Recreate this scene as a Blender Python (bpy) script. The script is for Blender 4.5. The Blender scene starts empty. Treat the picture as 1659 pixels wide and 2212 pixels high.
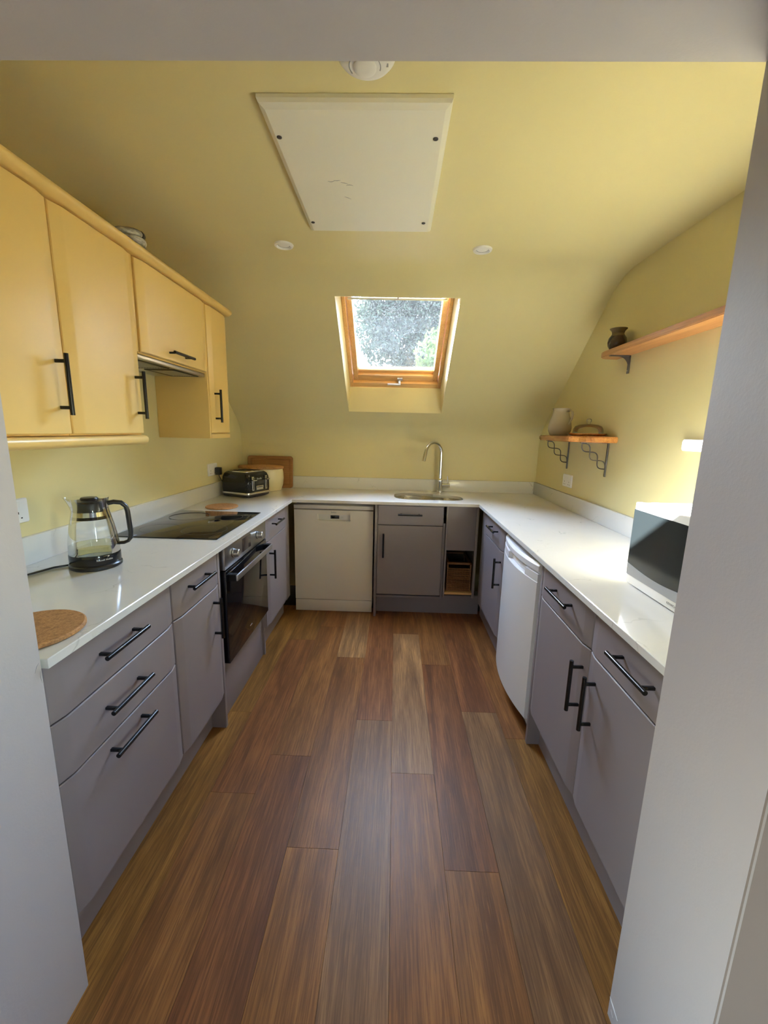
import bpy, bmesh, math, random
from mathutils import Vector, Matrix
from mathutils.geometry import tessellate_polygon
random.seed(7)
R = math.radians
SC = bpy.context.scene
COL = SC.collection

# ------------------------------------------------------------------ camera
F_PX, YAW, PITCH, ROLL, CAM_H = 898.0, 0.0236, 0.1926, 0.0229, 1.3976
cam = bpy.data.cameras.new('camera')
cam.sensor_fit = 'HORIZONTAL'; cam.sensor_width = 36.0; cam.lens = F_PX / 1659 * 36.0
cam.clip_start = 0.02; cam.clip_end = 300
cam_o = bpy.data.objects.new('camera', cam); COL.objects.link(cam_o)
fw = Vector((-math.sin(YAW) * math.cos(PITCH), math.cos(YAW) * math.cos(PITCH), -math.sin(PITCH)))
rt = Vector((math.cos(YAW), math.sin(YAW), 0)); dn = fw.cross(rt)
r2 = math.cos(ROLL) * rt - math.sin(ROLL) * dn; dn2 = fw.cross(r2)
m = Matrix((r2, -dn2, -fw)).transposed().to_4x4(); m.translation = (0, 0, CAM_H)
cam_o.matrix_world = m
SC.camera = cam_o

# ------------------------------------------------------------------ light
SUN_DIR = Vector((1.15, -1.85, -1.0)).normalized()      # the way the sunlight travels
world = bpy.data.worlds.new('world'); SC.world = world; world.use_nodes = True
wn = world.node_tree.nodes; wl = world.node_tree.links; wn.clear()
sky = wn.new('ShaderNodeTexSky'); sky.sky_type = 'NISHITA'; sky.sun_disc = False
to_sun = -SUN_DIR
sky.sun_elevation = math.asin(to_sun.z); sky.sun_rotation = math.atan2(to_sun.x, to_sun.y)
sky.air_density = 1.0; sky.dust_density = 0.4; sky.ozone_density = 1.5
bg = wn.new('ShaderNodeBackground'); bg.inputs['Strength'].default_value = 8.0
wo = wn.new('ShaderNodeOutputWorld')
haze = wn.new('ShaderNodeBackground'); haze.inputs['Color'].default_value = (0.86, 0.94, 1.0, 1); haze.inputs['Strength'].default_value = 13.0   # thin bright cloud over the whole sky
both = wn.new('ShaderNodeAddShader')
wl.new(sky.outputs[0], bg.inputs['Color']); wl.new(bg.outputs[0], both.inputs[0]); wl.new(haze.outputs[0], both.inputs[1])
wl.new(both.outputs[0], wo.inputs['Surface'])
sun = bpy.data.lights.new('sun', 'SUN'); sun.energy = 130.0; sun.angle = R(0.3); sun.color = (1.0, 0.97, 0.93)
sun_o = bpy.data.objects.new('sun', sun); COL.objects.link(sun_o)
sun_o.rotation_euler = SUN_DIR.to_track_quat('-Z', 'Y').to_euler(); sun_o.location = (-6, 10, 7)


def portal(name, loc, direction, up, sx, sy):
    """marks a window opening so the sky is sampled through it; gives no light itself"""
    l = bpy.data.lights.new(name, 'AREA'); l.shape = 'RECTANGLE'; l.size = sx; l.size_y = sy
    l.cycles.is_portal = True
    o = bpy.data.objects.new(name, l); COL.objects.link(o)
    z = -Vector(direction).normalized(); y = Vector(up).normalized(); x = y.cross(z)
    mm = Matrix((x, y, z)).transposed().to_4x4(); mm.translation = loc; o.matrix_world = mm
    return o


SC.view_settings.view_transform = 'Standard'; SC.view_settings.look = 'None'
SC.view_settings.exposure = 0.22; SC.view_settings.gamma = 1.0; SC.view_settings.use_curve_mapping = False
SC.cycles.use_denoising = True
SC.cycles.max_bounces = 14; SC.cycles.diffuse_bounces = 8; SC.cycles.transparent_max_bounces = 16
SC.cycles.sample_clamp_indirect = 12.0
SC.cycles.caustics_reflective = False; SC.cycles.caustics_refractive = False


# ------------------------------------------------------------------ materials
def srgb(r, g, b):
    f = lambda c: (c / 255 / 12.92) if c / 255 <= 0.04045 else ((c / 255 + 0.055) / 1.055) ** 2.4
    return (f(r), f(g), f(b), 1)


class NT:
    def __init__(s, name):
        s.m = bpy.data.materials.new(name); s.m.use_nodes = True
        s.t = s.m.node_tree; s.t.nodes.clear()
        s.out = s.t.nodes.new('ShaderNodeOutputMaterial')
    def n(s, typ, **kw):
        nd = s.t.nodes.new('ShaderNode' + typ)
        for k, v in kw.items():
            if k.startswith('i_'):
                nd.inputs[k[2:].replace('_', ' ')].default_value = v
            else:
                setattr(nd, k, v)
        return nd
    def l(s, a, b):
        s.t.links.new(a, b)
    def coords(s, scale=(1, 1, 1), src='Object'):
        tc = s.n('TexCoord'); mp = s.n('Mapping'); mp.inputs['Scale'].default_value = scale
        s.l(tc.outputs[src], mp.inputs['Vector']); return mp.outputs[0]
    def noise(s, vec, scale=5.0, detail=4.0, rough=0.5, dist=0.0):
        nd = s.n('TexNoise'); nd.inputs['Scale'].default_value = scale; nd.inputs['Detail'].default_value = detail
        nd.inputs['Roughness'].default_value = rough; nd.inputs['Distortion'].default_value = dist
        s.l(vec, nd.inputs['Vector']); return nd.outputs['Fac']
    def ramp(s, fac, stops):
        nd = s.n('ValToRGB'); els = nd.color_ramp.elements
        while len(els) < len(stops): els.new(0.5)
        for e, (p, c) in zip(els, stops):
            e.position = p; e.color = c if len(c) == 4 else (*c, 1)
        s.l(fac, nd.inputs[0]); return nd.outputs[0]
    def mix(s, fac, a, b, blend='MIX'):
        nd = s.n('Mix', data_type='RGBA', blend_type=blend)
        for sock, v in ((nd.inputs[0], fac), (nd.inputs[6], a), (nd.inputs[7], b)):
            if hasattr(v, 'links'): s.l(v, sock)
            else: sock.default_value = v
        return nd.outputs[2]
    def math(s, op, a, b=0.0):
        nd = s.n('Math', operation=op)
        for sock, v in ((nd.inputs[0], a), (nd.inputs[1], b)):
            if hasattr(v, 'links'): s.l(v, sock)
            else: sock.default_value = v
        return nd.outputs[0]
    def bsdf(s, color=None, rough=0.5, metal=0.0, bump=None, bump_str=0.1, bump_dist=0.001, coat=0.0, spec=0.5):
        b = s.n('BsdfPrincipled'); b.inputs['Metallic'].default_value = metal
        b.inputs['Specular IOR Level'].default_value = spec; b.inputs['Coat Weight'].default_value = coat
        for sock, v in ((b.inputs['Base Color'], color), (b.inputs['Roughness'], rough)):
            if hasattr(v, 'links'): s.l(v, sock)
            elif v is not None: sock.default_value = v
        if bump is not None:
            bp = s.n('Bump'); bp.inputs['Strength'].default_value = bump_str; bp.inputs['Distance'].default_value = bump_dist
            s.l(bump, bp.inputs['Height']); s.l(bp.outputs[0], b.inputs['Normal'])
        s.l(b.outputs[0], s.out.inputs[0]); s.b = b
        return s.m


def paint(name, col, rough=0.55, grain=900.0, bump_str=0.08, var=0.04, spec=0.5, big=0.0):
    t = NT(name); v = t.coords()
    f = t.noise(v, grain * 0.25, 3, 0.6)
    c2 = tuple(x * (1 - var) for x in col[:3]) + (1,)
    c = t.mix(t.noise(v, 3.0, 3, 0.5), col, c2)
    h = f
    if big:
        h = t.math('ADD', t.math('MULTIPLY', f, 0.4), t.math('MULTIPLY', t.noise(v, 30, 4, 0.6), big))
    return t.bsdf(c, rough, bump=h, bump_str=bump_str, bump_dist=0.002, spec=spec)


def plain(name, col, rough=0.4, metal=0.0, coat=0.0, spec=0.5):
    t = NT(name); v = t.coords()
    rr = t.math('ADD', t.math('MULTIPLY', t.noise(v, 14, 2), 0.03), rough - 0.015)
    return t.bsdf(col, rr, metal, coat=coat, spec=spec)


M = {}
M['wall'] = paint('yellow_wall_paint', (0.68, 0.605, 0.325, 1), 0.5, 900, 0.12, 0.04, 0.4, big=0.6)
M['lilac_wall'] = paint('lilac_grey_wall_paint', (0.50, 0.475, 0.49, 1), 0.55, 700, 0.25, 0.04, 0.4, big=0.8)
M['taupe'] = paint('taupe_hall_side', (0.30, 0.255, 0.235, 1), 0.6, 700, 0.2, 0.04, 0.3, big=0.6)  # darker brown-grey for the hall-side face of the doorway wall
M['lilac'] = paint('lilac_grey_cabinet_paint', (0.255, 0.225, 0.245, 1), 0.42, 1200, 0.04, 0.03)
M['lilac_in'] = paint('cabinet_interior_board', (0.10, 0.08, 0.075, 1), 0.7, 600, 0.02)
M['mustard'] = paint('mustard_cabinet_paint', (0.79, 0.56, 0.20, 1), 0.38, 1200, 0.04, 0.03)
M['white'] = plain('white_enamel', (0.78, 0.78, 0.76, 1), 0.25)
M['fridge_white'] = NT('fridge_white_enamel').bsdf((0.78, 0.78, 0.81, 1), 0.28)
M['dish_white'] = plain('dishwasher_white_enamel', (0.84, 0.81, 0.75, 1), 0.32)
M['plastic'] = plain('white_plastic', (0.80, 0.80, 0.80, 1), 0.3)
M['grey_plastic'] = plain('grey_plastic', (0.30, 0.31, 0.33, 1), 0.4)
M['black'] = plain('black_plastic', (0.012, 0.012, 0.013, 1), 0.3)
M['black_gloss'] = plain('black_gloss_enamel', (0.008, 0.008, 0.009, 1), 0.12)
M['black_glass'] = plain('black_glass', (0.006, 0.006, 0.007, 1), 0.05, spec=0.6)
M['micro_glass'] = plain('smeared_black_door_glass', (0.012, 0.016, 0.018, 1), 0.16)
M['black_metal'] = plain('matt_black_metal', (0.006, 0.006, 0.007, 1), 0.24, 0.0, spec=0.45)
M['black_matt'] = plain('matt_black_plastic', (0.010, 0.010, 0.011, 1), 0.6, 0.0, spec=0.25)
M['display'] = plain('brown_display_glass', (0.05, 0.036, 0.032, 1), 0.2)
M['iron'] = plain('dark_wrought_iron', (0.09, 0.08, 0.075, 1), 0.45, 0.7)
M['chrome'] = plain('chrome', (0.75, 0.75, 0.76, 1), 0.09, 1.0)
M['alu'] = plain('satin_aluminium', (0.62, 0.63, 0.66, 1), 0.35, 1.0)
M['dark_gap'] = plain('dark_void', (0.01, 0.009, 0.009, 1), 0.9)
M['hob_print'] = plain('hob_marking', (0.035, 0.035, 0.037, 1), 0.3)
M['cream'] = plain('cream_glaze', (0.80, 0.72, 0.46, 1), 0.3)
M['hatch'] = paint('cream_hatch_board', (0.82, 0.805, 0.70, 1), 0.5, 500, 0.06, 0.05)
M['stoneware'] = plain('grey_stoneware_glaze', (0.42, 0.37, 0.29, 1), 0.22)
M['sage'] = plain('sage_green_glaze', (0.18, 0.21, 0.16, 1), 0.35)


def steel(name, axis, col=(0.55, 0.54, 0.52, 1), rough=0.3):
    t = NT(name); s = [300, 300, 300]; s[axis] = 4
    v = t.coords(tuple(s)); f = t.noise(v, 1.0, 3, 0.6)
    rr = t.math('ADD', t.math('MULTIPLY', f, 0.15), rough - 0.07)
    return t.bsdf(col, rr, 1.0, bump=f, bump_str=0.05, bump_dist=0.0005)


M['steel'] = steel('brushed_steel', 1)
M['sink_steel'] = steel('sink_steel', 0, (0.50, 0.49, 0.46, 1), 0.28)


def quartz():
    t = NT('white_veined_quartz'); v = t.coords()
    warp = t.n('TexNoise'); warp.inputs['Scale'].default_value = 2.2; warp.inputs['Detail'].default_value = 5
    t.l(v, warp.inputs['Vector'])
    vm = t.n('VectorMath', operation='MULTIPLY_ADD')
    t.l(warp.outputs['Color'], vm.inputs[0]); vm.inputs[1].default_value = (0.55, 0.55, 0.55); t.l(v, vm.inputs[2])
    vor = t.n('TexVoronoi', feature='DISTANCE_TO_EDGE'); vor.inputs['Scale'].default_value = 4.2
    t.l(vm.outputs[0], vor.inputs['Vector'])
    line = t.ramp(vor.outputs['Distance'], [(0.0, (1, 1, 1)), (0.012, (0, 0, 0))])
    brk = t.ramp(t.noise(v, 6.0, 4, 0.6), [(0.52, (0, 0, 0)), (0.66, (1, 1, 1))])
    f = t.math('MULTIPLY', t.math('MULTIPLY', line, brk), 0.55)
    base = t.mix(t.noise(v, 9, 5, 0.6), (0.71, 0.71, 0.70, 1), (0.665, 0.67, 0.66, 1))
    c = t.mix(f, base, (0.26, 0.27, 0.27, 1))
    return t.bsdf(c, 0.11, bump=t.noise(v, 300, 2), bump_str=0.004)


M['quartz'] = quartz()


def wood(name, light, dark, along=1, rough=0.4, scale=1.0):
    t = NT(name)
    s = [28 * scale] * 3; s[along] = 1.6 * scale
    v = t.coords(tuple(s)); f = t.noise(v, 1.0, 5, 0.6, 0.6)
    s2 = [220 * scale] * 3; s2[along] = 6 * scale
    g = t.noise(t.coords(tuple(s2)), 1.0, 2, 0.5)
    c = t.mix(t.ramp(f, [(0.3, (0, 0, 0)), (0.7, (1, 1, 1))]), dark, light)
    c = t.mix(t.math('MULTIPLY', t.ramp(g, [(0.35, (1, 1, 1)), (0.5, (0, 0, 0))]), 0.35), c, tuple(x * 0.5 for x in dark[:3]) + (1,))
    return t.bsdf(c, rough, bump=g, bump_str=0.06)


M['pine'] = wood('varnished_pine', (0.78, 0.50, 0.22, 1), (0.66, 0.37, 0.13, 1), 0, 0.35)
M['pine_v'] = wood('varnished_pine_upright', (0.78, 0.50, 0.22, 1), (0.66, 0.37, 0.13, 1), 1, 0.35)
M['oak_shelf'] = wood('oak_shelf_wood', (0.52, 0.25, 0.085, 1), (0.36, 0.15, 0.045, 1), 1, 0.4)
M['elm_shelf'] = wood('elm_shelf_wood', (0.56, 0.26, 0.07, 1), (0.30, 0.10, 0.022, 1), 1, 0.25)
M['board'] = wood('beech_board', (0.34, 0.17, 0.06, 1), (0.24, 0.105, 0.032, 1), 0, 0.5)
M['trunk'] = wood('bark', (0.10, 0.07, 0.05, 1), (0.04, 0.03, 0.02, 1), 2, 0.9, 0.2)


def cork():
    t = NT('cork'); v = t.coords()
    a = t.noise(v, 220, 3, 0.7); b = t.noise(v, 60, 3, 0.6)
    c = t.mix(t.ramp(a, [(0.35, (0, 0, 0)), (0.65, (1, 1, 1))]), (0.33, 0.16, 0.058, 1), (0.50, 0.265, 0.105, 1))
    c = t.mix(t.math('MULTIPLY', t.ramp(b, [(0.55, (0, 0, 0)), (0.62, (1, 1, 1))]), 0.5), c, (0.22, 0.10, 0.036, 1))
    return t.bsdf(c, 0.75, bump=a, bump_str=0.2)


M['cork'] = cork()


def plank_mat():
    t = NT('oak_vinyl_plank')
    info = t.n('ObjectInfo'); tc = t.n('TexCoord')
    off = t.n('CombineXYZ')
    t.l(t.math('MULTIPLY', info.outputs['Random'], 37.0), off.inputs[0])
    t.l(t.math('MULTIPLY', info.outputs['Random'], 91.0), off.inputs[1])
    add = t.n('VectorMath', operation='ADD'); t.l(tc.outputs['Object'], add.inputs[0]); t.l(off.outputs[0], add.inputs[1])
    def mp(sc):
        n = t.n('Mapping'); n.inputs['Scale'].default_value = sc; t.l(add.outputs[0], n.inputs['Vector']); return n.outputs[0]
    broad = t.noise(mp((11, 0.9, 1)), 1.0, 4, 0.55, 1.2)
    streak = t.noise(mp((30, 1.6, 1)), 1.0, 5, 0.6, 1.4)
    fine = t.noise(mp((250, 7.0, 1)), 1.0, 4, 0.65, 0.5)
    pore = t.noise(mp((420, 9.0, 1)), 1.0, 2, 0.5)
    wv = t.n('TexWave', wave_type='RINGS', rings_direction='Z'); wv.inputs['Scale'].default_value = 5.0
    wv.inputs['Distortion'].default_value = 5.0; wv.inputs['Detail'].default_value = 2.5; wv.inputs['Detail Scale'].default_value = 1.0
    t.l(mp((5.2, 0.55, 1)), wv.inputs['Vector'])
    knot = t.noise(mp((7, 2.6, 1)), 1.0, 2, 0.5)
    base = info.outputs['Color']
    dark = t.mix(1.0, base, (0.46, 0.40, 0.40, 1), 'MULTIPLY')
    lite = t.mix(1.0, base, (1.42, 1.36, 1.22, 1), 'MULTIPLY')
    c = t.mix(t.ramp(broad, [(0.3, (0, 0, 0)), (0.72, (1, 1, 1))]), dark, lite)
    c = t.mix(t.math('MULTIPLY', t.ramp(streak, [(0.38, (1, 1, 1)), (0.56, (0, 0, 0))]), 0.45), c, dark)
    c = t.mix(t.math('MULTIPLY', t.ramp(wv.outputs['Color'], [(0.05, (1, 1, 1)), (0.5, (0, 0, 0))]), 0.22), c, dark)
    c = t.mix(t.math('MULTIPLY', t.ramp(fine, [(0.40, (1, 1, 1)), (0.50, (0, 0, 0))]), 0.55), c, dark)
    c = t.mix(t.math('MULTIPLY', t.ramp(fine, [(0.54, (0, 0, 0)), (0.66, (1, 1, 1))]), 0.38), c, lite)
    c = t.mix(t.math('MULTIPLY', t.ramp(knot, [(0.66, (0, 0, 0)), (0.76, (1, 1, 1))]), 0.6), c, t.mix(1.0, base, (0.3, 0.24, 0.22, 1), 'MULTIPLY'))
    h = t.math('ADD', t.math('MULTIPLY', fine, 0.7), t.math('MULTIPLY', pore, 0.5))
    rr = t.math('ADD', t.math('MULTIPLY', fine, 0.14), 0.33)
    return t.bsdf(c, rr, bump=h, bump_str=0.35, bump_dist=0.0012, spec=0.26)


M['plank'] = plank_mat()


def thin_glass(name, tint=(0.97, 0.98, 0.97, 1), dirt=None, refl=1.0):
    t = NT(name)
    tr = t.n('BsdfTransparent'); tr.inputs[0].default_value = tint
    gl = t.n('BsdfGlossy'); gl.inputs['Roughness'].default_value = 0.02
    fr = t.n('Fresnel'); fr.inputs[0].default_value = 1.45
    mx = t.n('MixShader'); t.l(t.math('MULTIPLY', fr.outputs[0], refl), mx.inputs[0]); t.l(tr.outputs[0], mx.inputs[1]); t.l(gl.outputs[0], mx.inputs[2])
    last = mx.outputs[0]
    if dirt == 'frost':
        df = t.n('BsdfTranslucent'); df.inputs[0].default_value = (0.85, 0.85, 0.84, 1)
        d2 = t.n('BsdfDiffuse'); d2.inputs[0].default_value = (0.85, 0.85, 0.84, 1)
        m3 = t.n('MixShader'); t.l(df.outputs[0], m3.inputs[1]); t.l(d2.outputs[0], m3.inputs[2])
        m2 = t.n('MixShader'); m2.inputs[0].default_value = 0.45; t.l(last, m2.inputs[1]); t.l(m3.outputs[0], m2.inputs[2]); last = m2.outputs[0]
    elif dirt:
        v = t.coords()
        specks = t.ramp(t.noise(t.coords((330, 110, 110)), 1.0, 4, 0.7, 0.8), [(0.54, (0, 0, 0)), (0.66, (1, 1, 1))])
        cloud = t.ramp(t.noise(v, 9, 3, 0.6), [(0.3, (0.35, 0.35, 0.35)), (0.7, (1, 1, 1))])
        f = t.math('ADD', t.math('MULTIPLY', t.math('MULTIPLY', specks, cloud), dirt), 0.002)
        tl = t.n('BsdfTranslucent'); tl.inputs[0].default_value = (0.8, 0.86, 0.9, 1)
        m2 = t.n('MixShader'); t.l(f, m2.inputs[0]); t.l(last, m2.inputs[1]); t.l(tl.outputs[0], m2.inputs[2]); last = m2.outputs[0]
    t.l(last, t.out.inputs[0])
    return t.m


M['pane'] = thin_glass('rain_spotted_window_glass', (0.96, 0.98, 0.98, 1), 0.030)
M['clear'] = thin_glass('clear_glass', (0.95, 0.965, 0.95, 1), None, 0.8)
M['water'] = thin_glass('still_water', (0.86, 0.88, 0.80, 1), None, 1.0)
M['lens'] = thin_glass('clear_lamp_cover', (0.90, 0.91, 0.90, 1), 'frost', 1.2)


def emit(name, col, s):
    t = NT(name); e = t.n('Emission'); e.inputs[0].default_value = col; e.inputs[1].default_value = s
    t.l(e.outputs[0], t.out.inputs[0]); return t.m


M['white_glow'] = emit('emissive_white_face', (1.0, 0.98, 0.95, 1), 2.5)  # plain white emission for the face of the wall fitting
M['digits'] = emit('oven_digits', (0.9, 0.35, 0.25, 1), 0.25)


def vase_mat():
    t = NT('two_tone_brown_glaze'); tc = t.n('TexCoord'); sp = t.n('SeparateXYZ'); t.l(tc.outputs['Object'], sp.inputs[0])
    z = t.math('ADD', sp.outputs[2], t.math('MULTIPLY', t.noise(tc.outputs['Object'], 40, 2), 0.006))
    c = t.ramp(t.math('MULTIPLY', z, 8.0), [(0.57, (0.035, 0.014, 0.008)), (0.61, (0.12, 0.085, 0.035))])
    return t.bsdf(c, 0.2)


M['vase'] = vase_mat()


def rope_mat():
    t = NT('grey_rope'); f = t.noise(t.coords((22, 22, 60)), 1.0, 3, 0.6)
    c = t.mix(t.ramp(f, [(0.4, (0, 0, 0)), (0.6, (1, 1, 1))]), (0.66, 0.64, 0.56, 1), (0.26, 0.25, 0.22, 1))
    return t.bsdf(c, 0.6)


M['rope'] = rope_mat()
M['wicker'] = wood('dark_wicker', (0.30, 0.13, 0.045, 1), (0.11, 0.04, 0.014, 1), 0, 0.55, 3.0)


def leaf_mat(name, a, b):
    t = NT(name); info = t.n('TexCoord')
    c = t.mix(t.noise(info.outputs['Object'], 2.5, 3), a, b)
    d = t.n('BsdfDiffuse'); tl = t.n('BsdfTranslucent'); mx = t.n('MixShader'); mx.inputs[0].default_value = 0.35
    t.l(c, d.inputs[0]); t.l(c, tl.inputs[0]); t.l(d.outputs[0], mx.inputs[1]); t.l(tl.outputs[0], mx.inputs[2])
    t.l(mx.outputs[0], t.out.inputs[0]); return t.m


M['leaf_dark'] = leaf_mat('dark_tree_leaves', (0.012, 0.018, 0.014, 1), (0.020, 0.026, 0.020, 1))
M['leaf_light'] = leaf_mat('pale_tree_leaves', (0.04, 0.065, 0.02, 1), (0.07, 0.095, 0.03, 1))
M['grass'] = paint('lawn', (0.05, 0.08, 0.03, 1), 0.9)

# ------------------------------------------------------------------ mesh helpers
ORG = {}


def link(name, bm, mat, parent=None, smooth=35, recalc=True):
    if recalc: bmesh.ops.recalc_face_normals(bm, faces=bm.faces[:])
    me = bpy.data.meshes.new(name)
    o0 = ORG.get(parent.name, Vector()) if parent else Vector()
    if o0.length: bmesh.ops.translate(bm, vec=-o0, verts=bm.verts[:])
    bm.to_mesh(me); bm.free()
    for mm in (mat if isinstance(mat, (list, tuple)) else [mat]): me.materials.append(M[mm])
    if smooth:
        me.shade_smooth(); me.set_sharp_from_angle(angle=R(smooth))
    o = bpy.data.objects.new(name, me); COL.objects.link(o)
    if parent:
        o.parent = parent; ORG[o.name] = o0
    return o


def thing(name, label, cat, loc=(0, 0, 0), rz=0.0, group=None, local=False):
    o = bpy.data.objects.new(name, None); COL.objects.link(o); o.empty_display_size = 0.05
    o.location = loc; o.rotation_euler = (0, 0, rz); o['label'] = label; o['category'] = cat
    if group: o['group'] = group
    ORG[o.name] = Vector() if local else Vector(loc)
    return o


def tag(o, label, cat, group=None):
    o['label'] = label; o['category'] = cat
    if group: o['group'] = group
    return o


def struct(o, label=None):
    o['kind'] = 'structure'
    if label: o['label'] = label
    return o


def add_box(bm, x0, x1, y0, y1, z0, z1, bev=0.0, seg=2):
    v = [bm.verts.new((x, y, z)) for x in (x0, x1) for y in (y0, y1) for z in (z0, z1)]
    fs = [bm.faces.new([v[i] for i in f]) for f in ((0, 1, 3, 2), (4, 6, 7, 5), (0, 4, 5, 1), (2, 3, 7, 6), (0, 2, 6, 4), (1, 5, 7, 3))]
    if bev > 0:
        es = list({e for f in fs for e in f.edges})
        bmesh.ops.bevel(bm, geom=es, offset=bev, segments=seg, affect='EDGES', profile=0.5)
    return bm


def box(name, x0, x1, y0, y1, z0, z1, mat, parent=None, bev=0.0, seg=2):
    bm = bmesh.new(); add_box(bm, min(x0, x1), max(x0, x1), min(y0, y1), max(y0, y1), min(z0, z1), max(z0, z1), bev, seg)
    return link(name, bm, mat, parent)


def add_loft(bm, loops, cap0=True, cap1=True, closed=True):
    rows = [[bm.verts.new(p) for p in lp] for lp in loops]
    n = len(rows[0])
    for a, b in zip(rows, rows[1:]):
        for i in range(n if closed else n - 1):
            j = (i + 1) % n
            bm.faces.new((a[i], a[j], b[j], b[i]))
    if cap0: bm.faces.new(rows[0])
    if cap1: bm.faces.new(rows[-1])
    return rows


def loft(name, loops, mat, parent=None, cap0=True, cap1=True, smooth=35):
    bm = bmesh.new(); add_loft(bm, loops, cap0, cap1)
    return link(name, bm, mat, parent, smooth)


def lathe(name, prof, mat, parent=None, c=(0, 0, 0), n=32, sx=1.0, sy=1.0, cap0=True, cap1=True, smooth=35):
    loops = [[(c[0] + r * sx * math.cos(2 * math.pi * i / n), c[1] + r * sy * math.sin(2 * math.pi * i / n), c[2] + z) for i in range(n)] for r, z in prof]
    return loft(name, loops, mat, parent, cap0, cap1, smooth)


def add_tube(bm, pts, rad, n=10, cap=True):
    pts = [Vector(p) for p in pts]; loops = []
    prev = None
    for i, p in enumerate(pts):
        d = (pts[min(i + 1, len(pts) - 1)] - pts[max(i - 1, 0)]).normalized()
        if prev is None:
            ref = Vector((0, 0, 1)) if abs(d.z) < 0.9 else Vector((1, 0, 0))
            u = d.cross(ref).normalized()
        else:
            u = (prev - d * prev.dot(d)).normalized()
        prev = u; w = d.cross(u)
        r = rad[i] if isinstance(rad, (list, tuple)) else rad
        loops.append([p + r * (math.cos(2 * math.pi * k / n) * u + math.sin(2 * math.pi * k / n) * w) for k in range(n)])
    add_loft(bm, loops, cap, cap)


def tube(name, pts, rad, mat, parent=None, n=10):
    bm = bmesh.new(); add_tube(bm, pts, rad, n); return link(name, bm, mat, parent, 50)


def poly_prism(bm, outer, holes, to3, d0, d1):
    """polygon with holes in 2D, extruded between depth d0 and d1; to3(u, v, d) -> world"""
    loops = [outer] + list(holes)
    tri = tessellate_polygon([[Vector((p[0], p[1], 0)) for p in lp] for lp in loops])
    flat = [p for lp in loops for p in lp]
    a = [bm.verts.new(to3(p[0], p[1], d0)) for p in flat]; b = [bm.verts.new(to3(p[0], p[1], d1)) for p in flat]
    for t in tri:
        try:
            bm.faces.new([a[i] for i in t]); bm.faces.new([b[i] for i in reversed(t)])
        except ValueError:
            pass
    k = 0
    for lp in loops:
        n = len(lp)
        for i in range(n):
            j = (i + 1) % n
            bm.faces.new((a[k + i], a[k + j], b[k + j], b[k + i]))
        k += n


def prism(name, outer, to3, d0, d1, mat, parent=None, holes=(), smooth=35):
    bm = bmesh.new(); poly_prism(bm, outer, holes, to3, d0, d1); return link(name, bm, mat, parent, smooth)


XY = lambda u, v, d: (u, v, d)          # depth along z
XZ = lambda u, v, d: (u, d, v)          # depth along y
YZ = lambda u, v, d: (d, u, v)          # depth along x


def rrect(u0, u1, v0, v1, r, n=6):
    pts = []
    for cx, cy, a0 in ((u1 - r, v1 - r, 0), (u0 + r, v1 - r, 90), (u0 + r, v0 + r, 180), (u1 - r, v0 + r, 270)):
        for i in range(n + 1):
            a = R(a0 + 90 * i / n); pts.append((cx + r * math.cos(a), cy + r * math.sin(a)))
    return pts


def rect(u0, u1, v0, v1):
    return [(u0, v0), (u1, v0), (u1, v1), (u0, v1)]


def text(name, s, size, to3, mat, parent, depth=0.0006):
    cu = bpy.data.curves.new('t', 'FONT'); cu.body = s; cu.size = size; cu.align_x = 'CENTER'; cu.align_y = 'CENTER'; cu.resolution_u = 2
    to = bpy.data.objects.new('t', cu); COL.objects.link(to)
    dg = bpy.context.evaluated_depsgraph_get(); me = bpy.data.meshes.new_from_object(to.evaluated_get(dg))
    bm = bmesh.new(); bm.from_mesh(me)
    bpy.data.objects.remove(to); bpy.data.curves.remove(cu); bpy.data.meshes.remove(me)
    for v in bm.verts: v.co = Vector(to3(v.co.x, v.co.y, depth))
    return link(name, bm, mat, parent, 0, recalc=False)


# ------------------------------------------------------------------ room constants
XL, XR, YB, YF = -1.31, 1.20, 3.56, 0.79       # inner faces of the kitchen
YN = 0.534                                     # hall face of the doorway wall
OX0, OX1, OZ = -0.742, 0.561, 1.975            # doorway opening
ZC = 2.255
slope_z = lambda y: 1.641 + 0.8 * (3.254 - y)
S_OX0, S_OX1 = -0.377, 0.354
FX0, FX1 = -0.366, 0.339                       # roof window frame, outer edges
S_Y1, S_Y0 = 2.606, 3.377                      # skylight opening, top and bottom edge (y)

# ---- floor: sub floor + planks
fl = struct(box('floor', -1.5, 1.5, -2.3, 3.7, -0.06, -0.0035, 'dark_gap'), 'brown oak plank floor running from the doorway to the dishwasher')
PW = 0.1765
tones = {'mid': (0.275, 0.122, 0.040), 'red': (0.255, 0.104, 0.038), 'yel': (0.300, 0.150, 0.040), 'dark': (0.195, 0.088, 0.034),
         'lite': (0.370, 0.205, 0.088), 'grey': (0.285, 0.152, 0.068), 'ora': (0.315, 0.138, 0.040)}
rows = {-8: (1.2, 'mid red mid yel'), -7: (1.5, 'mid yel red mid'), -6: (1.0, 'mid mid red mid'),
        -5: (1.835, 'yel yel yel mid'), -4: (1.365, 'mid mid red yel'), -3: (1.565, 'mid red mid mid'), -2: (1.162, 'ora ora mid lite'),
        -1: (1.81, 'mid grey red red'), 0: (1.494, 'red ora lite mid'), 1: (1.11, 'ora ora red mid'), 2: (1.90, 'mid grey red red'),
        3: (1.72, 'mid yel mid dark'), 4: (1.3, 'mid red mid mid'), 5: (1.7, 'mid mid red mid'), 6: (1.1, 'red mid yel mid')}
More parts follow.
